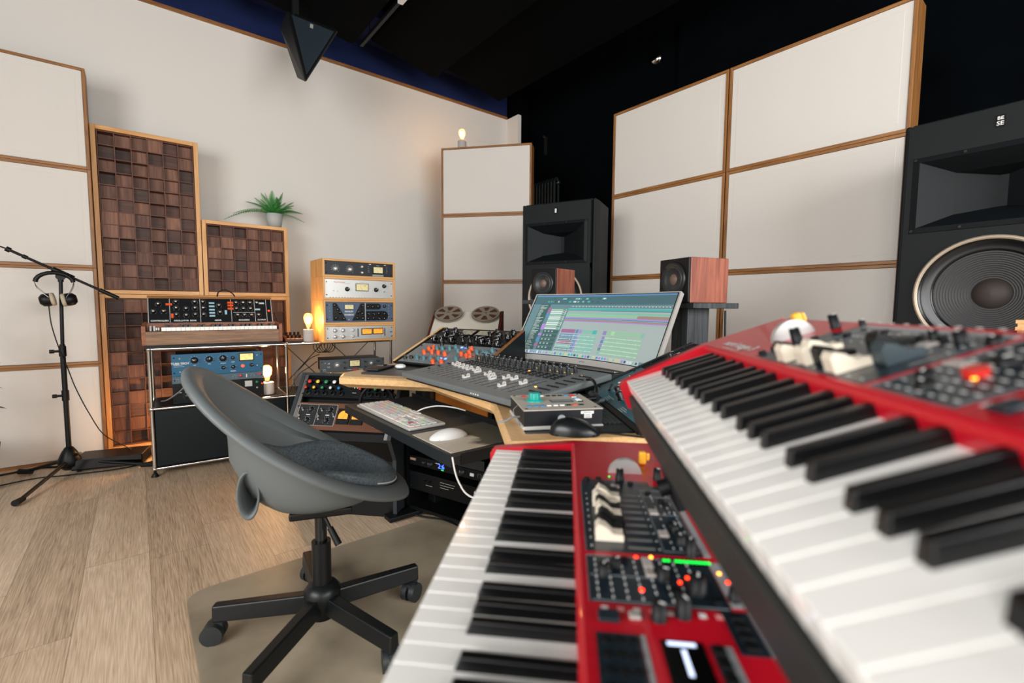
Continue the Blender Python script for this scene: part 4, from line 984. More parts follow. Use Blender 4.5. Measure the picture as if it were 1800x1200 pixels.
# local: x along the screen (left->right as seen), -y towards the viewer, z up; tilt 30 deg
MW, MH, SAG, TT = .81, .355, .068, R(29)
def mpnt(u, v, off=0):   # u -.5...5, v 0..1 up, off outwards towards the viewer
    x = u*MW; yb_ = -SAG*(2*u)**2+SAG*.0     # ends come towards the viewer
    h = v*MH
    return (x, yb_+h*math.sin(TT)-off*math.cos(TT)+.055, h*math.cos(TT)+off*math.sin(TT))
def patch(m, u0, u1, v0, v1, off, mi, nseg=None, back=None):
    ns = nseg or max(1, int(abs(u1-u0)*24))
    vs = []
    for i in range(ns+1):
        u = u0+(u1-u0)*i/ns; vs += [mpnt(u,v0,off), mpnt(u,v1,off)]
    m.add(vs, [(2*i,2*i+2,2*i+3,2*i+1) for i in range(ns)], mi)
m = M(); NS = 24; vs = []
for i in range(NS+1):
    u = -.5+i/NS; vs += [mpnt(u,0,.004), mpnt(u,1,.004), mpnt(u,1,-.018), mpnt(u,0,-.018)]
m.add(vs, [(4*i+k, 4*i+4+k, 4*i+4+(k+1)%4, 4*i+(k+1)%4) for i in range(NS) for k in range(4)]+[(0,1,2,3),(4*NS+3,4*NS+2,4*NS+1,4*NS)])
part('frame', m, mo, mat('monitor_silver', '#c7c4bf', .35, .35))
ms = M(); patch(ms, -.491, .491, .075, .985, .0046, 0, 24); part('bezel', ms, mo, blackg)
def scr(name, c, e=.36):
    v = [int(c[i:i+2],16)/255 for i in (1,3,5)]; g_ = (.52,.58,.57); v = [a*.72+b*.28 for a, b in zip(v, g_)]
    return mat('screen_'+name, v, .25, emit=v, es=e)
SC = [scr('base','#94a09f'), scr('dark','#20403f'), scr('teal','#2a9c98'), scr('green','#7fae8a'), scr('purple','#7a6ba8'), scr('blue','#3f6fa0'), scr('magenta','#8a4a7a'), scr('brown','#8c6a5c'), scr('pale','#c3d0cc'), scr('toolbar','#2a4a55'),
      scr('dock','#a9b4c4'), scr('seagreen','#6ba896'), scr('grey','#8d9694'), scr('slate','#4a6a74'), scr('violet','#9a6ac0'), scr('lime','#8ccc80'), scr('yellow','#c9b860'), scr('white','#e4ecec')]
sn = {n: i for i, n in enumerate(['base','dark','teal','green','purple','blue','magenta','brown','pale','toolbar','dock','seagreen','grey','slate','violet','lime','yellow','white'])}
scm = M(); u0s, us = -.485, .97; v0s, vs_ = .085, .89
def sp_(a0, a1, b0, b1, c, lay=1): patch(scm, u0s+us*a0, u0s+us*a1, v0s+vs_*(1-b1), v0s+vs_*(1-b0), .005+lay*.0004, sn[c])
sp_(0,1,0,1,'base',0); sp_(0,1,0,.16,'toolbar'); sp_(0,1,0,.025,'blue',2)
rs = random.Random(2)
for i in range(34): a = rs.uniform(.05,.5); sp_(a,a+rs.uniform(.006,.02),.05+.05*(i%2),.075+.05*(i%2),rs.choice(['pale','teal','dark','dark','seagreen']),2)
sp_(.05,.12,.16,.94,'dark',1)
for i in range(40): v = .18+i*.019; sp_(.055,.055+rs.uniform(.02,.05),v,v+.006,'pale',2)
sp_(0,.05,.16,.8,'slate'); sp_(0,.05,.8,.93,'seagreen',2); sp_(.12,.26,.16,.94,'slate'); 
for i in range(11):
    v = .24+i*.032; sp_(.14,.25,v,v+.024,'pale' if i % 3 else 'green',2); sp_(.225,.245,v+.006,v+.018,'dark',3)
for i,(v0_,v1_,c) in enumerate([(.22,.31,'magenta'),(.31,.38,'blue'),(.38,.5,'slate'),(.5,.6,'violet'),(.66,.7,'violet'),(.72,.8,'blue'),(.83,.88,'magenta')]): sp_(.115,.14,v0_,v1_,c,3)
for i in range(5):
    v = .6+i*.067; sp_(.14,.25,v,v+.06,'dark',2)
    for a in (.15,.175,.2): sp_(a,a+.012,v+.01,v+.035,'grey',3)
sp_(.26,1,.16,.22,'slate'); sp_(.26,1,.225,.255,'teal',2)
for i in range(60): a = .27+i*.012; sp_(a,a+.007,.185,.19+.01*(i%2),'pale',2)
for i,(v0_,v1_,c) in enumerate([(.255,.27,'slate'),(.29,.32,'seagreen'),(.32,.37,'green'),(.37,.385,'violet'),(.39,.405,'blue'),(.41,.43,'brown'),(.43,.445,'violet')]): sp_(.26,1,v0_,v1_,c,2)
sp_(.78,1,.33,.37,'brown',3); sp_(.26,.5,.265,.3,'grey',3)
for i in range(5): sp_(.26,.78 if i else 1,.46+i*.02,.4625+i*.02,'grey',2)
for (a,b,c) in [(.27,.37,'magenta'),(.375,.395,'blue'),(.4,.42,'violet'),(.42,.5,'seagreen'),(.5,.53,'teal'),(.575,.6,'purple'),(.605,.63,'green'),(.635,.66,'lime'),(.665,.85,'green'),(.85,.87,'seagreen')]: sp_(a,b,.57,.63,c,2)
for r_ in range(5):
    v = .65+r_*.056; cc = [('blue','purple'),('slate','blue'),('magenta','purple'),('seagreen','slate'),('slate','seagreen')][r_]
    sp_(.27,.37,v,v+.048,cc[0],2); sp_(.375,.4,v,v+.048,'blue',2); sp_(.4,.41,v,v+.048,'violet',2); sp_(.41,.54,v,v+.048,'seagreen',2); sp_(.58,.6,v,v+.048,cc[1],2); sp_(.605,.87,v,v+.048,'green',2)
    for k in range(60):
        a = .272+k*.01
        if .54 < a < .6: continue
        h = rs.uniform(.003,.011); sp_(a,a+.006,v+.024-h,v+.024+h,'pale',3)
sp_(0,.9,.945,1,'dock',2); sp_(.9,1,.945,1,'slate',2)
for i in range(34): a = .2+i*.0205; sp_(a,a+.015,.955,.99,rs.choice(['white','blue','yellow','violet','dark','green','pale','teal']),3)
for i in range(16): a = .0+i*.012; sp_(a,a+.006,.95,.99,rs.choice(['slate','white','blue']),3)
part('screen', scm, mo, SC)
part('logo', M().add([mpnt(-.02,.03,.0045),mpnt(.02,.03,.0045),mpnt(.02,.045,.0045),mpnt(-.02,.045,.0045)],[(0,1,2,3)]), mo, greyp)
part('stand', M().box(-.13,.13,.12,.34,-.027,-.02).box(-.03,.03,.27,.3,-.02,.2).box(-.03,.03,.2,.3,.12,.16), mo, silver, .003)

# ------------------------------------------------------------------ fader controller
CX0, CY0 = .760, 1.598
fc = thing('fader_controller', 'wide grey fader controller with rows of black knobs on the desk', 'audio equipment', (CX0, CY0, ZD+.013), (0,0,0))
fc.rotation_euler = (Matrix.Rotation(R(-90),3,'Z') @ Matrix.Rotation(R(6.5),3,'X')).to_euler()
CWd, CD = .685, .375   # local x to the right (towards -y room), local y to the back
grey_s = mat('controller_grey', '#686d6e', .42, bump=.1, bscale=1200)
part('body', M().box(0,CWd,0,CD,0,.02), fc, grey_s, .006, seg=3)
part('underside', M().box(.012,CWd-.012,.012,CD-.012,-.008,.001), fc, black)
for x_ in (.06, CWd-.1): part('foot', M().box(x_,x_+.04,CD-.06,CD-.02,-.045,-.008), fc, black)
ns = 16; px0, pst = .075, .0335
def fader_cap():
    m = M(); m.box(-.0055,.0055,-.013,.013,0,.003); m.add([(-.0052,-.012,.003),(.0052,-.012,.003),(.0052,-.002,.006),(-.0052,-.002,.006),(.0052,.002,.006),(-.0052,.002,.006),(.0052,.012,.012),(-.0052,.012,.012),(-.0052,-.012,.010),(.0052,-.012,.010)],
        [(8,9,3,2),(0,1,9,8),(2,3,4,5),(5,4,6,7)]); m.box(-.0052,.0052,.009,.0125,.003,.012); m.box(-.0052,.0052,-.0125,-.009,.003,.011); m.box(-.0052,.0052,-.009,.009,.003,.006)
    return m
pos = [.19,.18,.175,.17,.165,.17,.155,.085,.15,.14,.12,.15,.155,.08,.135,.13]
gd = M(); BT = []
for i in range(ns):
    x = px0+i*pst
    gd.box(x-.001,x+.001,.05,.2,.0202,.0206,0)
    if i < 15:
        link('fader', cached(('fader',), lambda: fader_cap().mesh('fader', mat('fader_silver', '#d9d5d1', .35, .2))), fc, (x, pos[i] if i != 7 else .085, .0205))
    for k, y in enumerate((.325, .288)):
        if k == 0 or i > -1:
            link('knob', cached(('ck',), lambda: M().lathe([(.0068,0),(.0064,.004),(.0058,.018),(.005,.021),(.0001,.0215)], 16).box(-.0006,.0006,.002,.006,.021,.0222,1).mesh('knob', [mat('knob_dark2', '#15191b', .4), printw])), fc, (x+.005*(k), y, .0205))
    for y in (.268,.255,.24,.225):
        for dx in (-.006,.006): BT.append((x+dx, y, 0))
    for k in range(7): gd.box(x+.008,x+.0115,.06+k*.019,.0608+k*.019,.0202,.0205,2)
    for k in range(7): gd.box(x-.0115,x-.009,.07+k*.019,.0708+k*.019,.0202,.0205,2)
    gd.box(x-.002,x+.002,.309,.311,.0202,.0208,4 if i in (10,12,13,14,15) else 2)
for j in range(7):
    for k in range(4): BT.append((.625+.0125*k, .093+j*.034, 0))
for k in range(4): BT.append((.0245,.144+k*.045,0)); BT.append((.0435,.0935+k*.045,0))
for k in range(9): BT.append((.032+k*.006,.338,1))
BT.sort(key=lambda q: q[1]); rest = M()
for n_, (x, y, sm_) in enumerate(BT):
    w_ = .002 if sm_ else .0042
    if n_ < 100: link('button', cached(('cb', sm_), lambda: M().box(-w_,w_,-.0028,.0028,0,.0025).mesh('button', mat('button_black', '#15181a', .5))), fc, (x, y, .0202))
    else: rest.box(x-w_,x+w_,y-.0028,y+.0028,.0202,.0227)
o = part('buttons', rest, fc, mat('button_black', '#15181a', .5)); o['kind'] = 'stuff'
for p_ in ((.05,.31),(.42,.262),(.62,.30),(.6,.13)): gd.box(p_[0],p_[0]+.006,p_[1],p_[1]+.004,.0202,.0215,3)
gd.box(.18,.195,.065,.069,.0202,.0206,5)
part('slots_and_lettering', gd, fc, [black, mat('button_black', '#15181a', .5), printw, led_o, mat('lit_yellow', '#e0b040', .4, emit='#ffc040', es=1.5), mat('print_pink', '#c06a98', .5)])
fs_ = M()
for k in range(4): fs_.box(.46+k*.012,.466+k*.012,-.0004,.0,.008,.012)
part('front_marks', fs_, fc, printw)
# ------------------------------------------------------------------ remote control box, black mouse
ang = -math.atan2(.48, .87)
t = thing('remote_controller', 'beige-topped remote control box with large teal knob on the desk', 'audio equipment', (.669, .787, ZD+.0005), ang)
part('felt_pad', M().box(-.003,.188,-.003,.178,0,.009), t, mat('white_felt', '#bcbab4', .95, bump=1, bscale=500), .003)
part('housing', M().box(0,.185,0,.175,.009,.044), t, mat('scuffed_black', '#14181d', .4, var=.5, vscale=90))
part('top_plate', M().box(-.001,.186,-.001,.176,.044,.0465), t, mat('beige_plate', '#b5aea2', .5))
kn = M(); prof = []
kn.lathe([(.021,0),(.021,.003),(.0155,.004),(.0148,.006)], 32)
vs = []; nn = 48
for h, r0 in ((.005,.0145),(.019,.0138),(.0205,.0125)):
    for i in range(nn):
        a = 2*PI*i/nn; r = r0-(.0016 if (i % 6) in (0,1) and h < .02 else 0); vs.append((r*math.cos(a), r*math.sin(a), h))
kn.add(vs, [(j*nn+i, j*nn+(i+1)%nn, (j+1)*nn+(i+1)%nn, (j+1)*nn+i) for j in range(2) for i in range(nn)], 0, True); kn.add(vs[2*nn:], [tuple(range(nn))])
part('jog_knob', kn, t, mat('teal_knob', '#179a8f', .35), loc=(.046,.098,.0465), label='large teal knob')
def btn(x, y, c, w=.0105, d=.007): part('button', M().box(x-w/2,x+w/2,y-d/2,y+d/2,.0465,.0485), t, {'r':redk,'w':whitep,'k':black,'b':bluep,'o':orangep}[c])
for i, c in enumerate('bbbwwwkok'): btn(.02+i*.0158, .038, c)
btn(.03,.154,'r'); btn(.077,.155,'w')
for i, c in enumerate('kkkb'): btn(.094+i*.016, .154, c)
for i, c in enumerate('rrwbwwk'): btn(.157,.156-i*.0135, c, .012, .006)
part('display', M().box(.083,.14,.074,.102,.0463,.0472), t, blackg)
dt = M()
for r_ in range(2):
    for i in range(16): dt.box(.087+i*.0031,.0893+i*.0031,.081+r_*.009,.087+r_*.009,.0471,.0475)
part('display_text', dt, t, printg)
lb = M().box(.133,.164,-.0008,-.0002,.034,.0405).box(.141,.159,-.0008,-.0002,.024,.034)
part('paper_label', lb, t, whitep); lt = M(); lt.text('C.B.ELECTRO', .0035, .148, .037, off=-.0011); lt.text('SOUND', .0035, .15, .031, off=-.0011); lt.text('OSNABR', .0032, .15, .0265, off=-.0011)
part('label_text', lt, t, printk)
for p_ in ((.008,.012),(.172,.012),(.178,.168),(.008,.168)): part('screw', M().cyl((p_[0],p_[1],.046),(p_[0],p_[1],.0475),.003,n=10), t, black)
part('ribbon_cable', M().tube([(.0,.05,.02),(-.02,.045,.02),(-.035,.04,.014),(-.055,.035,.012)], .0025, 6, sub=5).tube([(.0,.08,.04),(-.012,.07,.03),(-.008,.04,.01),(.0,.01,.004)], .0012, 6, sub=5), t, greyp)
part('cable_plug', M().cyl((.186,.14,.028),(.225,.155,.028),.0095,n=14).cyl((.225,.155,.028),(.25,.163,.03),.006,n=12), t, mat('plug_grey', '#4a4e50', .5))
t = thing('computer_mouse', 'black computer mouse on the desk in front of the remote control box', 'mouse', (.699, .737, ZD+.0005), R(-43))
part('shell', mouse_mesh(.112,.062,.038,.38), t, mat('mouse_black', '#15181a', .3))
part('scroll_wheel', M().cyl((.028,-.003,.033),(.028,.003,.033),.009,n=16), t, greyp)
part('base', M().box(.012,.1,-.024,.024,-.0002,.004), t, black, .002)
solo('mouse_cable', M().tube([(.781,.662,ZD+.006),(.80,.645,ZD+.004),(.815,.62,ZD+.003),(.82,.605,ZD+.0035),(.835,.585,ZD+.002)], .002, 8, sub=6), black, 'thin black cable of the black mouse running over the desk edge', 'cable')

# ------------------------------------------------------------------ sloped rack on the right wing
RB = Vector((1.13, 1.0, ZD+.012)); wd2 = math.atan2(-.82,-.575); TR2 = (R(-(90-24)), 0, wd2)
Mx2 = Matrix.Translation(RB) @ Euler(TR2).to_matrix().to_4x4()
def LP2(x, y, z): return tuple(Mx2 @ Vector((x, y, z)))
rh = thing('rack_housing', 'sloped black rack housing on the right wing of the desk, beside the red keyboards', 'rack', tuple(RB), TR2)
ca2, sa2 = math.cos(R(24)), math.sin(R(24)); hB = SLN*sa2
for x in (-.018, .4865): part('side_board', M().prism([(-.004,-.012),(-.004,SLN),(ca2*hB,SLN-sa2*hB),(.004,-.012)], x, x+.016, ax='x'), rh, mat('side_black', '#1a1b1c', .4), .001)
part('front_edge', M().box(-.002,.4865,-.002,.006,-.014,-.001), rh, black); part('blank_strip', M().box(0,.4855,0,.004,.36,SLN), rh, black)
teal_face = mat('petrol_enamel', '#34616c', .35, bump=.05, bscale=500)
f = [('g',.21,.80,.016,black),('l',.06,.92,.0035,silver),('l',.13,.55,.005,silver),('l',.08,.3,.004,steel),('L',.24,.72,.12,2,.007,'w'),('L',.26,.6,.08,2,.007,'w'),('L',.3,.9,.12,3,.006,'w'),('L',.6,.92,.12,3,.006,'w'),('k',.36,.72,.014,.024,KB,20,1),('k',.47,.78,.014,.024,KB,70,1),('k',.58,.74,.012,.02,KBS),
     ('k',.4,.55,.014,.022,KB,20,1),('k',.5,.6,.011,.02,KBS),('k',.62,.5,.014,.022,KB,0,1),('k',.75,.55,.014,.022,KB,0,1),('k',.88,.5,.014,.022,KB,0,1),('l',.46,.75,.006,tealp)]
flat_unit('preamplifier', 'petrol-blue rack unit with a toggle switch in the right sloped rack', .002, .178, teal_face, LP2, TR2, f)
flat_unit('preamplifier', 'black rack unit above the petrol-blue one in the right sloped rack', .182, .176, black_face, LP2, TR2, [('k',u,.5,.012,.018,KB,0,1) for u in (.1,.2,.3,.45,.6,.75,.9)])
gv = thing('vent_panel', 'black slotted vent panel lying in front of the right sloped rack', 'panel', (1.13, 1.0, ZD+.0005), wd2)
m = M(); m.box(.02,.47,-.105,-.012,0,.005); part('plate', m, gv, black)
m = M()
for i in range(60): m.box(.035+i*.0062,.038+i*.0062,-.075,-.02,.005,.0075)
for j in range(6): m.box(.035,.41,-.075+j*.011,-.0738+j*.011,.005,.0078)
part('slots', m, gv, mat('vent_dark', '#24282a', .4))
part('edge_strip', M().box(.02,.47,-.107,-.104,0,.009), gv, black)
solo('jack_cable', M().tube([(1.03,.925,.785),(1.01,.885,.79),(.985,.85,.775),(.96,.83,.762),(.935,.815,.76)], .0042, 8, sub=6).cyl((.955,.84,.762),(.925,.80,.762),.0115,n=16).cyl((.925,.80,.762),(.90,.815,.76),.006,n=12), black,
     'black cable with a thick round plug between the controller and the petrol-blue unit', 'cable')

# ------------------------------------------------------------------ rack under the left desk wing
TI2 = R(33); wd3 = math.atan2(-.728,.685); bkd = Vector((.728,.685))
SL3 = .52; T0 = Vector((.645,2.418,.664))
O3 = T0 - Vector((bkd.x*math.sin(TI2)*SL3, bkd.y*math.sin(TI2)*SL3, math.cos(TI2)*SL3))
TR3 = (-TI2, 0, wd3); Mx3 = Matrix.Translation(O3) @ Euler(TR3).to_matrix().to_4x4()
def LP3(x, y, z): return tuple(Mx3 @ Vector((x, y, z)))
t = thing('floor_rack', 'tilted black equipment rack standing under the left desk wing', 'rack', tuple(O3), TR3)
dn3 = Vector((math.sin(TI2), -math.cos(TI2)))   # world down in local (y,z)?
def down(y, z, h): return (y-(-math.sin(TI2))*h*0+h*math.sin(TI2)*1.0, z-h*math.cos(TI2))
top = (-.004, SL3); 
hfl = T0.z; poly = [(-.004,.0),(-.004,SL3),(.06,SL3-.02)]
b0_ = (-.004,0.0)
for x in (-.02, .4845):
    e1 = (.09, SL3-.02); b1_ = (-.004, .2); b2_ = (.11, .14)
    ft1 = down(b2_[0], b2_[1], (Mx3 @ Vector((0,b2_[0],b2_[1]))).z-.002); ft2 = down(e1[0], e1[1], (Mx3 @ Vector((0,e1[0],e1[1]))).z-.002)
    part('side_panel', M().prism([ft1, b2_, b1_, (-.004,SL3), e1, ft2][::-1], x, x+.018, ax='x'), t, mat('rack_grey', '#2c3236', .45), .001)
bxp = [(ft1[0]+.03, ft1[1]), (b2_[0]+.03, b2_[1]), (.04, .2), (.04, SL3-.02), e1, ft2]
part('cabinet_body', M().prism(bxp[::-1], -.001, .4835, ax='x'), t, black)
part('front_rail', M().box(0,.016,-.003,.002,.2,SL3-.012), t, steel, label='steel rail'); part('front_rail', M().box(.469,.484,-.003,.002,.2,SL3-.012), t, steel, label='steel rail')
part('top_bar', M().box(0,.484,-.004,.08,SL3-.014,SL3), t, mat('rack_grey', '#2c3236', .45))
cols = [mat('cap_red','#d4302a',.35),mat('cap_yellow','#e6c93c',.35),greenk,whitep,bluep]
f = [('r',.555,.42,.012,.08,'w'),('r',.585,.42,.012,.08,'w'),('t',.565,.72,.006,'MASTER','w')]
t = unit('equaliser', 'black equaliser with coloured knob caps at the top of the tilted floor rack', 'audio equipment', LP3(.0005,0,SL3-.125), TR3, .483, .092, .10, black_face, f)
for g_ in (0, 1):
    for i in range(5):
        u = (.085+i*.088 if g_ == 0 else .66+i*.078)
        for v, r_ in ((.78,.0095),(.45,.0075)):
            if g_ == 1 and v > .7: continue
            part('knob', M().lathe([(r_*1.1,0),(r_,-.004),(r_*.9,-.02),(.0001,-.02)], 20, axis='y'), t, black, loc=(u*.483-(.012 if v < .5 else 0), -.001, v*.092))
            part('knob_cap', M().lathe([(r_*.95,-.0202),(r_*.85,-.0225),(.0001,-.023)], 20, axis='y'), t, cols[i], loc=(u*.483-(.012 if v < .5 else 0), -.001, v*.092), label='coloured knob cap')
        part('ring_knob', M().lathe([(.013,0),(.012,-.007),(.008,-.009)], 20, axis='y'), t, KG[0], loc=(u*.483, -.001, .2*.092))
brn = mat('brown_crackle', '#6b4128', .55, bump=.4, bscale=900)
f = [('r',.235,.46,.40,.78,'f'),('r',.235,.46,.392,.76,'k'),('r',.235,.46,.003,.76,'f'),('t',.86,.8,.012,'O-RA','w')]
for bx in (.05,.25):
    f += [('k',bx+.115,.27,.011,.014,KG,0,1),('k',bx+.1,.66,.011,.014,KG,0,1),('g',bx+.035,.3,.006,silver),('g',bx+.02,.62,.006,silver),('g',bx+.01,.5,.006,silver),('r',bx+.1,.46,.04,.03,'w')]
f += [('g',.42,.5,.008,silver)]
t = unit('compressor', 'brown crackle-finish compressor with two round amber meters in the tilted floor rack', 'audio equipment', LP3(.0005,0,SL3-.286), TR3, .483, .1325, .10, brn, f)
for u in (.52,.66):
    m = M(); m.box(u*.483-.03,u*.483+.03,-.008,-.001,.03,.105,0)
    vs = [(u*.483-.023,-.009,.055)]+[(u*.483-.023*math.cos(PI*i/14),-.009,.068+.026*math.sin(PI*i/14)) for i in range(15)]+[(u*.483+.023,-.009,.055)]
    m.add(vs, [tuple(range(len(vs)))], 1); m.add([(u*.483-.001,-.0093,.056),(u*.483+.001,-.0093,.056),(u*.483+.012,-.0093,.085)], [(0,1,2)], 2)
    part('meter', m, t, [black, vuo, printr])
hp2 = thing('headphones', 'black headphones lying in the shadow at the right end of the tilted floor rack', 'headphones', tuple(Mx3 @ Vector((.42,-.05,SL3-.16))), (0,0,wd3+.3))
part('headband', M().tube([(.075*math.cos(R(a)), 0, .08*math.sin(R(a))) for a in range(-10,191,20)], .008, 8), hp2, black)
for s in (-1,1): part('ear_cup', M().lathe([(.0001,-.018),(.03,-.016),(.036,0),(.03,.014),(.0001,.014)], 20, axis='x', c=(s*.074,0,-.03)), hp2, blackg)

# ------------------------------------------------------------------ rack under the desk centre
wd4 = math.atan2(-.5,.17); O4 = (.985, 2.0, .03)
ux4 = Vector((math.cos(wd4), math.sin(wd4))); uy4 = Vector((-ux4.y, ux4.x))
def LP4(x, y, z): return (O4[0]+ux4.x*x+uy4.x*y, O4[1]+ux4.y*x+uy4.y*y, O4[2]+z)
t = thing('floor_rack', 'upright black equipment rack under the middle of the desk', 'rack', O4, wd4)
for x in (-.02,.4845): part('side_panel', M().box(x,x+.018,0,.3,0,.4), t, black)
part('base_panel', M().box(-.02,.5025,0,.3,-.0,.015), t, black); part('top_panel', M().box(-.02,.5025,0,.3,.4,.415), t, black); part('rear_panel', M().box(0,.484,.28,.3,.015,.4), t, black)
for x in (-.02,.4845): part('rack_strip', M().box(x+.002,x+.016,-.003,0,.015,.4), t, blackm)
part('caster', M().cyl((-.25,.1,.0),(-.226,.1,.0),.03,n=24).box(-.25,.0,.08,.12,.02,.035), t, black)
for x in (.03,.45): part('foot', M().cyl((x,.04,-.03),(x,.04,0),.02,n=14), t, whitep)
unit('patchbay', 'black rack panel lettered PATCH, below the panel with the blue digits', 'audio equipment', LP4(.0005,-.001,.10), (0,0,wd4), .483, .088, .2, black_face,
     [('t',.86,.3,.018,'PATCH','w',.0005),('L',.4,.25,.18,3,.012,'w'),('L',.22,.6,.1,1,.01,'w'),('g',.22,.35,.003,black),('g',.28,.35,.003,black),('b',.93,.35,.02,.12,whitep),('b',.93,.7,.02,.12,whitep)])
unit('audio_interface', 'black rack unit with glowing blue digits under the desk', 'audio equipment', LP4(.0005,-.001,.219), (0,0,wd4), .483, .044, .2, black_face,
     [('t',.415,.5,.032,'2:6','lb',.0004),('r',.43,.85,.03,.1,'lg'),('b',.06,.35,.07,.25,mat('tan_strip','#a98a6c',.5)),('k',.2,.5,.008,.01,KG),('k',.28,.5,.012,.014,KG),('k',.66,.5,.013,.016,KG),('b',.78,.5,.04,.3,whitep),('d',.86,.5,.009,10,'w'),('r',.95,.5,.07,.06,'w'),('r',.36,.25,.03,.08,'w')])
unit('power_supply', 'small dark grey box with a glowing red light under the desk', 'audio equipment', LP4(.215,-.001,.2645), (0,0,wd4), .225, .045, .2, mat('dark_grey_enamel','#22282b',.45), [('l',.2,.45,.005,led_r),('k',.12,.5,.008,.012,KB)], screws=False)
solo('desk_foot_box', M().box(-.1,.1,-.05,.05,.02,.06).cyl((-.06,0,0),(-.06,0,.02),.016,n=14).cyl((.07,0,0),(.07,0,.02),.016,n=14), black, 'black foot block with a white pad on the floor under the desk', 'foot', (1.0, 2.17, 0), R(40), bevel=.003)
solo('cable_tie', M().tube([(0,0,.004),(.008,.004,.02),(.02,.0,.03),(.035,-.01,.03)], .005, 8, sub=5), mat('dark_red_plastic', '#8a1f1a', .4), 'short red cable tie on the floor under the desk', 'cable tie', (1.045, 2.03, 0))
solo('under_desk_cables', M().tube([(.95,2.08,.01),(1.03,1.95,.012),(1.1,1.8,.02),(1.15,1.7,.03),(1.2,1.55,.01),(1.25,1.4,.01)], .005, 6, sub=6).tube([(.88,2.2,.006),(.93,2.05,.03),(1.0,1.93,.01),(1.08,1.82,.006),(1.1,1.65,.01)], .004, 6, sub=6), black, 'black cables trailing on the floor under the desk racks', 'cables')
pm = bpy.data.materials.new('sunset_gradient'); pm.use_nodes = True; nt = pm.node_tree
tc = nt.nodes.new('ShaderNodeTexCoord'); gr = nt.nodes.new('ShaderNodeSeparateXYZ'); cr = nt.nodes.new('ShaderNodeValToRGB')
e = cr.color_ramp.elements; e[0].position = .0; e[0].color = lin('#8f8a20'); e[1].position = 1; e[1].color = lin('#c8481a'); q = e.new(.45); q.color = lin('#c07a28')
mp_ = nt.nodes.new('ShaderNodeMath'); mp_.operation = 'MULTIPLY_ADD'; mp_.inputs[1].default_value = 4.2; mp_.inputs[2].default_value = .05
nt.links.new(tc.outputs['Object'], gr.inputs[0]); nt.links.new(gr.outputs['Z'], mp_.inputs[0]); nt.links.new(mp_.outputs[0], cr.inputs['Fac']); nt.links.new(cr.outputs['Color'], nt.nodes['Principled BSDF'].inputs['Base Color'])
t = thing('picture_screen', 'flat screen showing an orange to green gradient under the desk', 'screen', (1.10, 1.53, .447), R(0))
part('picture', M().box(0,.006,0,.50,.0,.215), t, pm); part('backing', M().box(.006,.02,-.01,.51,-.001,.222), t, black); part('stand', M().box(.02,.1,.2,.3,-.0005,.1), t, black)

# ------------------------------------------------------------------ chair
CHX, CHY = .405, 1.415
ch = thing('swivel_chair', 'dark grey plastic shell swivel chair with a felt seat pad and five-star base', 'chair', (CHX, CHY, 0), R(-19.7))
UC, AA, BB, TA = -.035, .356, .225, R(34)
def rim(th, k=1.0, dz=0.0, out=0.0):
    a = AA+out; b = BB+out; c_ = math.cos(th)
    return UC+a*math.cos(TA)*c_, b*math.sin(th)*(1-.10*c_), .592-a*math.sin(TA)*c_+.047*c_*c_+dz
NT = 72
def loop(fn): return [fn(2*PI*i/NT) for i in range(NT)]
SEATC = (.05, .428)
def inner_pt(th, rho):
    ru, rv, rz = rim(th, out=-.05)
    rz -= .012
    cu, cz = SEATC
    back = max(0, -math.cos(th))
    p = 2.5-1.0*back
    g = rho**p
    # the wall steepens: horizontal reach grows first
    h = rho**(.85-.10*back)
    return (cu+(ru-cu)*h, rv*h, cz+(rz-cz)*g)
def outer_loop(zf, zb_, uf, ub, b):
    def fn(th):
        c_ = (uf+ub)/2; a = (uf-ub)/2; u = c_+a*math.cos(th); return (u, b*math.sin(th), zf+(zb_-zf)*(uf-u)/(uf-ub))
    return fn
loops = [loop(lambda th, r=r: inner_pt(th, r)) for r in (.03,.12,.22,.33,.44,.55,.65,.74,.82,.89,.95,1.0)]
loops += [loop(lambda th: rim(th, out=-.036, dz=-.001)), loop(lambda th: rim(th, out=-.02, dz=.002)), loop(lambda th: rim(th, out=-.008, dz=-.004)), loop(lambda th: rim(th, out=0, dz=-.016)), loop(lambda th: rim(th, out=.001, dz=-.026)),
          loop(lambda th: rim(th, out=-.006, dz=-.026)), loop(lambda th: rim(th, out=-.03, dz=-.022)), loop(lambda th: rim(th, out=-.055, dz=-.032))]
loops += [loop(outer_loop(*a)) for a in ((.45,.678,.19,-.236,.168),(.443,.625,.18,-.232,.16),(.436,.575,.17,-.231,.153),(.43,.53,.16,-.212,.145),(.425,.485,.15,-.188,.136),(.42,.45,.14,-.163,.122),(.416,.424,.11,-.13,.10),(.412,.41,.08,-.09,.07))]
m = M(); vs = [p for l in loops for p in l]; nl = len(loops)
m.add(vs, [(j*NT+i, j*NT+(i+1)%NT, (j+1)*NT+(i+1)%NT, (j+1)*NT+i) for j in range(nl-1) for i in range(NT)], 0, True)
m.add(loops[0], [tuple(range(NT-1,-1,-1))], 0, True); m.add(loops[-1], [tuple(range(NT))], 0, True)
o = part('seat_shell', m, ch, shell_m)
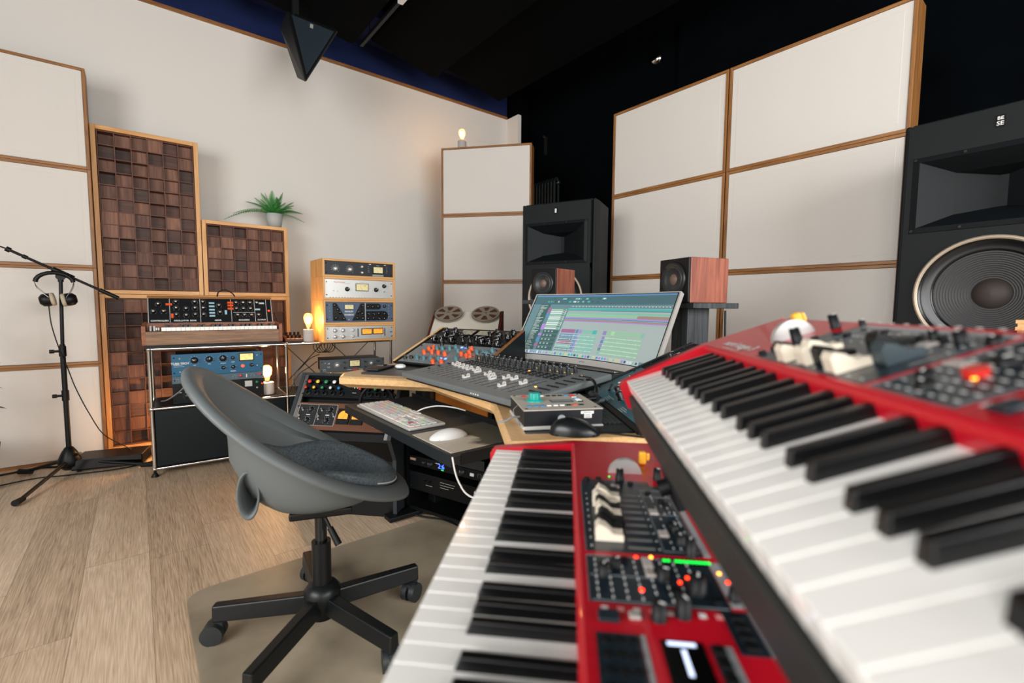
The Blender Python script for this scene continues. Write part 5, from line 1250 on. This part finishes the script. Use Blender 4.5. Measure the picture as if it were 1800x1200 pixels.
# hollow moulded scoop at the low back of the shell
e_ = M(); sl_ = []
for j, (off, ru, rz) in enumerate(((.05,.03,.05),(.0,.034,.055),(-.03,.037,.058),(-.045,.040,.061),(-.047,.034,.055),(-.03,.028,.048),(.03,.02,.04))):
    sl_.append([(-.168+ru*.7*math.cos(2*PI*i/28), -.06+off*1.2, (.497)+rz*1.1*math.sin(2*PI*i/28)) for i in range(28)])
vs = [p for l in sl_ for p in l]
e_.add(vs, [(j*28+i, j*28+(i+1)%28, (j+1)*28+(i+1)%28, (j+1)*28+i) for j in range(6) for i in range(28)], 0, True); e_.add(sl_[-1], [tuple(range(28))])
part('back_scoop', e_, ch, shell_m, label='hollow scoop moulded in the low back')
# seat pad
m = M(); NP = 10; vsT = []; vsB = []
for j in range(NP+1):
    rr_ = max(.02, j/NP)
    for i in range(NT):
        th = 2*PI*i/NT; c_ = math.cos(th); q_ = max(0, min(1, (.6-c_)/1.6)); lim = 1.02-.44*q_*q_*(3-2*q_)
        p = inner_pt(th, rr_*lim); ed = .036*(1-max(0,(rr_-.8)/.2)**2)+(.002+.014*(1-q_*q_*(3-2*q_)))
        vsT.append((p[0], p[1], p[2]+ed+.006)); vsB.append((p[0], p[1], p[2]+.002))
m.add(vsT, [(j*NT+i, (j+1)*NT+i, (j+1)*NT+(i+1)%NT, j*NT+(i+1)%NT) for j in range(NP) for i in range(NT)], 0, True); m.add(vsT[:NT], [tuple(range(NT))], 0, True)
k = len(vsT)-NT; m.add(vsT[k:]+vsB[k:], [(i, NT+i, NT+(i+1)%NT, (i+1)%NT) for i in range(NT)], 0, True)
part('seat_pad', m, ch, felt, label='dark grey felt seat pad')
rp = M(); rp.tube([tuple(Vector(inner_pt(R(a), 1.02))+Vector((0,0,.008))) for a in range(-40,18,4)], .0022, 6); part('pad_piping', rp, ch, printw)
part('seat_plate', M().box(-.08,.09,-.06,.06,.385,.408), ch, black, .006)
part('gas_column', M().cyl((0,0,.28),(0,0,.39),.017,n=20), ch, mat('column_steel', '#3a3d3f', .2, .9))
part('column_sleeve', M().cyl((0,0,.135),(0,0,.292),.0275,n=24), ch, mat('sleeve_metal', '#17191b', .35, .4))
part('lever', M().cyl((.01,-.03,.385),(.03,-.05,.345),.005,n=10).cyl((.028,-.048,.35),(.052,-.07,.305),.0085,.010,n=12), ch, black)
part('hub', M().lathe([(.030,.055),(.040,.06),(.042,.10),(.052,.112),(.052,.142),(.040,.158),(.027,.164)], 32), ch, mat('base_metal', '#141719', .38, .2))
crz = ch.rotation_euler.z
for wa in (149, 220, 289, 357, 83):
    a = R(wa)-crz; T_ = Matrix.Rotation(a, 4, 'Z'); m = M(); m.T = T_
    L_ = .308
    pv = [(.03,-.019,.078),(L_,-.017,.068),(L_,.017,.068),(.03,.019,.078),(.03,-.017,.132),(L_,-.014,.116),(L_,.014,.116),(.03,.017,.132)]
    m.add(pv, [(0,3,2,1),(4,5,6,7),(0,1,5,4),(1,2,6,5),(2,3,7,6),(3,0,4,7)])
    lg = part('leg', m, ch, MATS['base_metal'], .004)
    w_ = M(); w_.T = T_ @ Matrix.Translation((L_-.012,0,0)) @ Matrix.Rotation(R(35+wa), 4, 'Z')
    for s in (-1,1): w_.cyl((-.014,s*.005,.0315),(-.014,s*.024,.0315),.0305,n=26)
    w_.cyl((-.012,-.008,.0285),(-.012,.008,.0285),.010,n=12); w_.box(-.03,.012,-.0075,.0075,.04,.062); w_.cyl((0,0,.05),(0,0,.085),.007,n=12)
    w_.lathe([(.03,-.024),(.03,.024)], 24, c=(-.012,0,.030), axis='y') if False else None
    link('caster', w_.mesh('caster', mat('caster_grey', '#25292b', .5)), lg)
# chair mat
mm = bpy.data.materials.new('plastic_mat'); mm.use_nodes = True; nt = mm.node_tree; b = nt.nodes['Principled BSDF']
b.inputs['Base Color'].default_value = lin('#857763'); b.inputs['Roughness'].default_value = .3; b.inputs['Alpha'].default_value = .55
tc = nt.nodes.new('ShaderNodeTexCoord'); nz = nt.nodes.new('ShaderNodeTexNoise'); nz.inputs['Scale'].default_value = 3.2; nz.inputs['Detail'].default_value = 7; cr = nt.nodes.new('ShaderNodeValToRGB')
cr.color_ramp.elements[0].position = .3; cr.color_ramp.elements[0].color = lin('#958974'); cr.color_ramp.elements[1].position = .62; cr.color_ramp.elements[1].color = lin('#c2b59d')
nt.links.new(tc.outputs['Object'], nz.inputs['Vector']); nt.links.new(nz.outputs['Fac'], cr.inputs['Fac']); nt.links.new(cr.outputs['Color'], b.inputs['Base Color'])
pts = []
for cx, cy, a0 in ((1.13-.07,.62+.07,-90),(1.13-.07,1.9-.07,0),(.09+.07,1.9-.07,90),(.09+.07,.62+.07,180)):
    pts += [(cx+.07*math.cos(R(a0+i*15)), cy+.07*math.sin(R(a0+i*15))) for i in range(7)]
solo('chair_mat', M().prism(pts, .0005, .0028), mm, 'worn translucent plastic chair mat on the wooden floor', 'mat')

# ------------------------------------------------------------------ stage keyboards
def stage_piano(name, label, loc, rot, kl, pd, first, nwhite, logo, group):
    t = thing('stage_keyboard', label, 'keyboard', loc, rot, group)
    WK = .02350; Lk = nwhite*WK; Y1 = kl; Y2 = kl+pd; PZ = .0175
    S_ = lambda y: kl+(y-.148)/.165*pd
    # red casing: control section and end cheeks
    prof = [(Y1,-.03),(Y2-.012,-.06),(Y2+.003,-.05),(Y2+.004,PZ-.012),(Y2-.006,PZ),(Y1+.006,PZ),(Y1+.001,PZ-.003),(Y1,PZ-.008)]
    part('control_section', M().prism(prof, -.002, Lk+.002, ax='x'), t, redp, .003)
    for x in (-.024, Lk+.002):
        part('end_cheek', M().prism([(-.012,-.045),(.02,-.066),(Y2-.004,-.066),(Y2+.004,-.05),(Y2+.004,PZ-.01),(Y2-.006,PZ),(Y1+.004,PZ),(.01,.003),(-.006,.0),(-.013,-.008)], x, x+.022, ax='x'), t, redp, .006, seg=4)
    part('bottom_case', M().box(-.002,Lk+.002,-.007,Y2-.004,-.072,-.0605), t, black)
    part('key_slip', M().prism([(-.009,-.072),(.002,-.072),(.002,-.026),(-.005,-.026)], -.002, Lk+.002, ax='x'), t, mat('case_grey', '#2b2c2a', .5), .001)
    part('key_bed', M().box(-.001,Lk+.001,.003,Y1+.01,-.06,-.022), t, black)
    names = ['A','B','C','D','E','F','G']; i0 = names.index(first)
    wk = cached(('wk', round(kl,3)), lambda: M().box(.0004, WK-.0004, 0, kl+.004, -.02, 0).mesh('white_key', keyw))
    def bk_():
        m = M(); w = .0055; y0 = .05
        m.add([(-w,y0,-.004),(w,y0,-.004),(w,kl+.004,-.004),(-w,kl+.004,-.004),(-w*.84,y0+.006,.0115),(w*.84,y0+.006,.0115),(w*.84,kl+.004,.0105),(-w*.84,kl+.004,.0105)],
              [(0,3,2,1),(4,5,6,7),(0,1,5,4),(1,2,6,5),(2,3,7,6),(3,0,4,7)])
        return m.mesh('black_key', keyb)
    bk = cached(('bk', round(kl,3)), bk_)
    shift = {'C':-.0022,'D':.0022,'F':-.003,'G':0,'A':.003}
    for i in range(nwhite):
        link('white_key', wk, t, (i*WK,0,0), bevel=.0009)
        nm = names[(i0+i) % 7]
        if nm in shift and i < nwhite-1: link('black_key', bk, t, ((i+1)*WK+shift[nm],0,0), bevel=.0012)
    z = PZ
    # printed dark panels
    pn = M()
    def P(m_, x0, x1, y0, y1, mi, h=.0006): m_.box(x0,x1,S_(y0),S_(y1),z-.0002,z+h,mi)
    P(pn,.205,.402,.160,.285,0); P(pn,.412,.492,.160,.285,0); P(pn,.21,.40,.2865,.2935,1); P(pn,.412,.486,.2865,.2985,1)
    P(pn,.188,.203,.162,.262,0,.0005)
    P(pn,.532,.64,.163,.198,0); P(pn,.532,.64,.199,.203,1); P(pn,.535,.64,.214,.247,2); P(pn,.537,.64,.252,.262,0); P(pn,.537,.64,.263,.269,1); P(pn,.492,.545,.274,.296,0); P(pn,.492,.545,.2965,.3015,1)
    for x0,x1 in ((.66,.86),): P(pn,x0,x1,.160,.292,0); 
    for i in range(12): P(pn,.235+.0285*0+i*.0155*0+.0,.2351,.2,.2001,0)
    part('control_panel', pn, t, [navy_pan, mat('panel_silver', '#9fa3a5', .4, .3), blackg])
    ln = M()
    def lnb(x0,x1,y0,y1,mi): ln.box(x0,x1,S_(y0),S_(y1),z+.0006,z+.0009,mi)
    for i in range(9):
        x = .243+i*.0185; lnb(x-.0022,x+.0022,.208,.237,1)
        lnb(x-.0015,x+.0015,.1665,.168,0); lnb(x-.001,x+.001,.241,.2425,0)
    for x0,x1,y0,y1 in ((.222,.395,.2455,.2462),(.222,.395,.2825,.283),(.222,.2226,.246,.283),(.245,.2456,.246,.283),(.302,.3026,.246,.283),(.394,.3948,.246,.283),(.448,.449,.163,.225),(.412,.492,.160,.1605),(.489,.49,.163,.283),(.412,.413,.16,.285),(.2055,.402,.1605,.161)): lnb(x0,x1,y0,y1,2)
    rd_ = random.Random(3)
    for i in range(46):
        x = rd_.uniform(.232,.39); y = rd_.choice([.257,.265,.272,.278]); lnb(x,x+.004,y,y+.0012,0)
    for i in range(54):
        x = .418+.0105*(i%7); y = .168+.0135*(i//7); lnb(x,x+.0045,y,y+.0016,0)
    for i in range(16):
        x = .215+i*.022; lnb(x,x+.006,.3035,.3055,0)
    for i in range(8): lnb(.498+.0*i,.504,.17+i*.014,.176+i*.014,3 if i % 2 else 0)
    part('lettering', ln, t, [printw, mat('slot_grey', '#6f6f6c', .5), printg, mat('print_pink2', '#d88a8a', .5)])
    if logo:
        lg = M(); lg.text('nord stage 3', .0215, .098, S_(.176), plane='xy', off=z+.0009, bold=.0006); lg.text('C  O  M  P  A  C  T', .007, .098, S_(.160), plane='xy', off=z+.0009, bold=.0002)
        part('logo', lg, t, printw)
    # drawbars
    cream = mat('drawbar_cream', '#ded3c0', .4); dkb = black
    dbc = {0:(black,.196),1:(cream,.196),2:(cream,.190),3:(black,.193),4:(cream,.192),5:(black,.194),6:(black,.190),7:(cream,.188),8:(black,.25)}
    if logo: dbc = {0:(black,.185),1:(cream,.178),2:(cream,.20),3:(cream,.182),4:(black,.19),5:(black,.235),6:(cream,.18),7:(mat('drawbar_grey','#2c3a40',.4),.215),8:(black,.25)}
    for i, (mc, y) in dbc.items():
        if i == 8: continue
        x = .243+i*.0185; yy_ = S_(y); m = M()
        m.prism([(yy_-.016,z+.001),(yy_+.016,z+.001),(yy_+.016,z+.0085),(yy_+.004,z+.0095),(yy_-.004,z+.017),(yy_-.012,z+.0205),(yy_-.016,z+.016)], x-.008, x+.008, ax='x')
        part('drawbar', m, t, mc, .002)
    # wheel, pitch stick, knobs, buttons, leds
    wy = S_(.233); part('modulation_wheel', M().cyl((.143,wy,z-.004),(.153,wy,z-.004),.027,n=40), t, mat('wheel_silver', '#c4c4c2', .3, .6), .002, label='silver modulation wheel')
    sy_ = S_(.268); part('pitch_stick', M().box(.096,.107,sy_-.006,sy_+.006,z,z+.022).box(.098,.105,sy_+.006,sy_+.012,z+.006,z+.02), t, yellowp, .003, label='orange wooden pitch stick')
    def kn_(x, y, r, h, mc=None): link('knob', cached(('pk', r, h), lambda: M().lathe([(r*1.05,0),(r,.001),(r*.86,h),(.0001,h)], 22).box(-r*.12,r*.12,0,r*.8,h,h+.0006,1).mesh('knob', [blackm, printw])), t, (x, S_(y), z+.0006), (0,0,R(rd_.uniform(-100,100))))
    for x, y, r, h in ((.184,.221,.0072,.02),(.173,.279,.0065,.02),(.51,.218,.0075,.018),(.503,.240,.0078,.022),(.40,.272,.0065,.022),(.207,.2925,.004,.008),(.448,.176,.0065,.014),(.448,.234,.007,.014),(.466,.262,.0095,.018),(.43,.19,.006,.01),(.475,.292,.006,.014),(.374,.268,.006,.012),(.345,.268,.005,.01)):
        if logo and x > .39: h = .007
        kn_(x,y,r*.9,h*.85)
    for x, y in ((.19,.17),(.187,.188),(.2,.235),(.235,.255),(.262,.268),(.273,.273),(.33,.267),(.352,.27),(.366,.275),(.23,.18),(.42,.2),(.44,.23),(.47,.24),(.48,.275)):
        part('push_button', M().cyl((x,S_(y),z),(x,S_(y),z+.004),.0042,n=14), t, black)
    for x, y, w, d in ((.296,.252,.014,.011),(.355,.253,.014,.011),(.422,.223,.018,.010),(.440,.223,.014,.010),(.509,.198,.009,.010),(.21,.208,.008,.006),(.214,.214,.01,.006)):
        part('push_button', M().box(x-w/2,x+w/2,S_(y)-d/2,S_(y)+d/2,z,z+.003), t, mat('button_rose_grey', '#a59d98', .5), .001)
    part('push_button', M().box(.506,.52,S_(.166),S_(.184),z,z+.004), t, navy_pan, .001)
    for i in range(6):
        for j in range(3 if not logo else 2): part('push_button', M().cyl((.543+i*.016,S_(.170+j*.011),z),(.543+i*.016,S_(.170+j*.011),z+.004),.0035,n=12), t, black)
    for i in range(7): part('push_button', M().box(.541+i*.0145,.551+i*.0145,S_(.2525),S_(.2615),z+.0005,z+.005), t, black, .001)
    for i in range(4): part('push_button', M().box(.498+i*.012,.506+i*.012,S_(.279),S_(.29),z+.0005,z+.004), t, black, .001)
    if not logo:
        for x, y, mc, r in ((.411,.213,led_r,.0018),(.409,.229,led_o,.0018),(.470,.210,led_r,.0021),(.453,.249,led_r,.0017),(.444,.258,led_r,.0017),(.442,.275,led_r,.0019),(.432,.292,led_o,.0018),(.447,.2955,led_r,.0018),(.172,.206,led_g,.0012)):
            part('indicator_light', M().cyl((x,S_(y),z),(x,S_(y),z+.0016),r,n=14), t, mc)
        g = M()
        for i in list(range(2))+list(range(3,12)): 
            yy_ = S_(.242+i*.0041); g.cyl((.414,yy_,z+.0008),(.414,yy_,z+.0014),.0019,n=10)
        part('led_display', g, t, led_g); part('display_window', M().box(.408,.42,S_(.238),S_(.286),z+.0004,z+.0008), t, blackg)
        tx = M(); tx.box(.537,.541,S_(.219),S_(.241),z+.0007,z+.0009); tx.box(.545,.572,S_(.2285),S_(.232),z+.0007,z+.0009); part('display_text', tx, t, mat('display_white', '#d8e4ff', .4, emit='#c8d8ff', es=1.0))
    else:
        for x, y, mc, r in ((.456,.205,led_o,.002),): part('indicator_light', M().cyl((x,S_(y),z),(x,S_(y),z+.0016),r,n=14), t, mc)
        part('push_button', M().cyl((.452,S_(.21),z),(.452,S_(.21),z+.006),.0075,n=20), t, redk, .001, label='red round button')
        tx = M(); tx.box(.55,.60,S_(.222),S_(.236),z+.0007,z+.0009); part('display_text', tx, t, mat('display_lilac','#8c8cc8',.4,emit='#8c8cd8',es=.5))
        part('slider_cap', M().box(.528,.548,S_(.168),S_(.182),z,z+.008), t, silver, .003)
    return t
kd = Vector((.7125,.7017,0)).normalized(); rd2 = Vector((kd.y,-kd.x,0)); KR = math.atan2(-kd.y,-kd.x)
pL = kd*.905+rd2*(-.135); 
stage_piano('lower','lower red stage keyboard with lit display and green and red lights', (pL.x,pL.y,.714), (0,0,KR), .148, .165, 'A', 52, False, 'red stage keyboards')
TU = R(19.5); pU = kd*.80+rd2*.103
stage_piano('upper','upper red stage keyboard, tilted on the stand and closest to the camera', (pU.x,pU.y,.8746), (TU,0,KR), .1352, .148, 'E', 43, True, 'red stage keyboards')
# keyboard stand
def KP(s, r_, z): p = kd*s+rd2*r_; return (p.x, p.y, z)
st = thing('keyboard_stand', 'black two-tier keyboard stand holding the two red keyboards', 'stand', KP(.4,.3,0))
off = -Vector(KP(.4,.3,0))
def seg(name, a, b, r_, n=12):
    a = Vector(KP(*a))+off; b = Vector(KP(*b))+off; part(name, M().cyl(a, b, r_, n=n), st, blackm)
for s in (.62,-.02):
    seg('upright', (s,.40,.02), (s,.40,.93), .018)
    seg('foot_bar', (s,-.12,.02), (s,.52,.02), .018)
    seg('lower_arm', (s,.40,.62), (s,-.10,.625), .014)
    seg('upper_arm', (s,.40,.859), (s,.125,.760), .011)
    a_ = KP(s,.142,.768); part('arm_clip', M().box(-.022,.022,-.006,.006,-.03,.03), st, blackm, .003, loc=(a_[0]+off.x,a_[1]+off.y,a_[2]+off.z), rot=(TU,0,KR))
    for r_ in (-.08,.12): seg('pad', (s,r_,.625), (s,r_,.6415), .017)
seg('cross_bar', (.62,.40,.35), (-.02,.40,.35), .014)
# ribbed wood piece at the right edge
t = thing('ribbed_wood_column', 'pale ribbed wooden column cut by the right edge of the photo', 'column', (2.035, .09, 0))
m = M()
for i in range(97): m.box(-.05+.004*(i%2),.05-.004*(i%2),-.05+.004*(i%2),.05-.004*(i%2), i*.01, (i+1)*.01)
part('slats', m, t, pineX)

# ------------------------------------------------------------------ light
def area(name, loc, rot, sx_, sy_, e_, col, spread=180):
    l = bpy.data.lights.new(name, 'AREA'); l.shape = 'RECTANGLE'; l.size = sx_; l.size_y = sy_; l.energy = e_; l.color = col; l.spread = R(spread)
    o = bpy.data.objects.new(name, l); COL.objects.link(o); o.location = loc; o.rotation_euler = rot; return o
area('window_daylight', (1.0, YF-.03, 1.8), (R(90),0,0), 3.1, 1.7, 120, (1,.985,.955))       # faces +y
area('window_daylight', (XL-.03, 0, 1.8), (R(90),0,R(-90)), 3.1, 1.7, 118, (1,.985,.96))      # faces +x
w = bpy.data.worlds.new('sky'); sc.world = w; w.use_nodes = True
w.node_tree.nodes['Background'].inputs[0].default_value = (.75,.85,1,1); w.node_tree.nodes['Background'].inputs[1].default_value = 1.0

# ------------------------------------------------------------------ camera
cam = bpy.data.cameras.new('camera'); co = bpy.data.objects.new('camera', cam); COL.objects.link(co); sc.camera = co
cam.sensor_width = 36; cam.sensor_fit = 'HORIZONTAL'; cam.lens = 820/1800*36; cam.clip_start = .02
m3 = Matrix(((0.77962826,0.04191996,-0.62483798),(-0.62620243,0.06348432,-0.77707159),(0.0070926,0.99710203,0.07574455)))
co.matrix_world = Matrix.Translation((0,0,1.0)) @ m3.to_4x4()
cam.dof.use_dof = True; cam.dof.focus_distance = 2.1; cam.dof.aperture_fstop = 2.8
sc.view_settings.view_transform = 'Standard'; sc.view_settings.look = 'None'; sc.view_settings.exposure = 0.42; sc.view_settings.gamma = 1
sc.view_settings.use_curve_mapping = False
sc.cycles.max_bounces = 8; sc.cycles.diffuse_bounces = 4; sc.cycles.glossy_bounces = 4; sc.cycles.transmission_bounces = 6; sc.cycles.transparent_max_bounces = 12
sc.cycles.sample_clamp_indirect = 6; sc.cycles.use_denoising = True
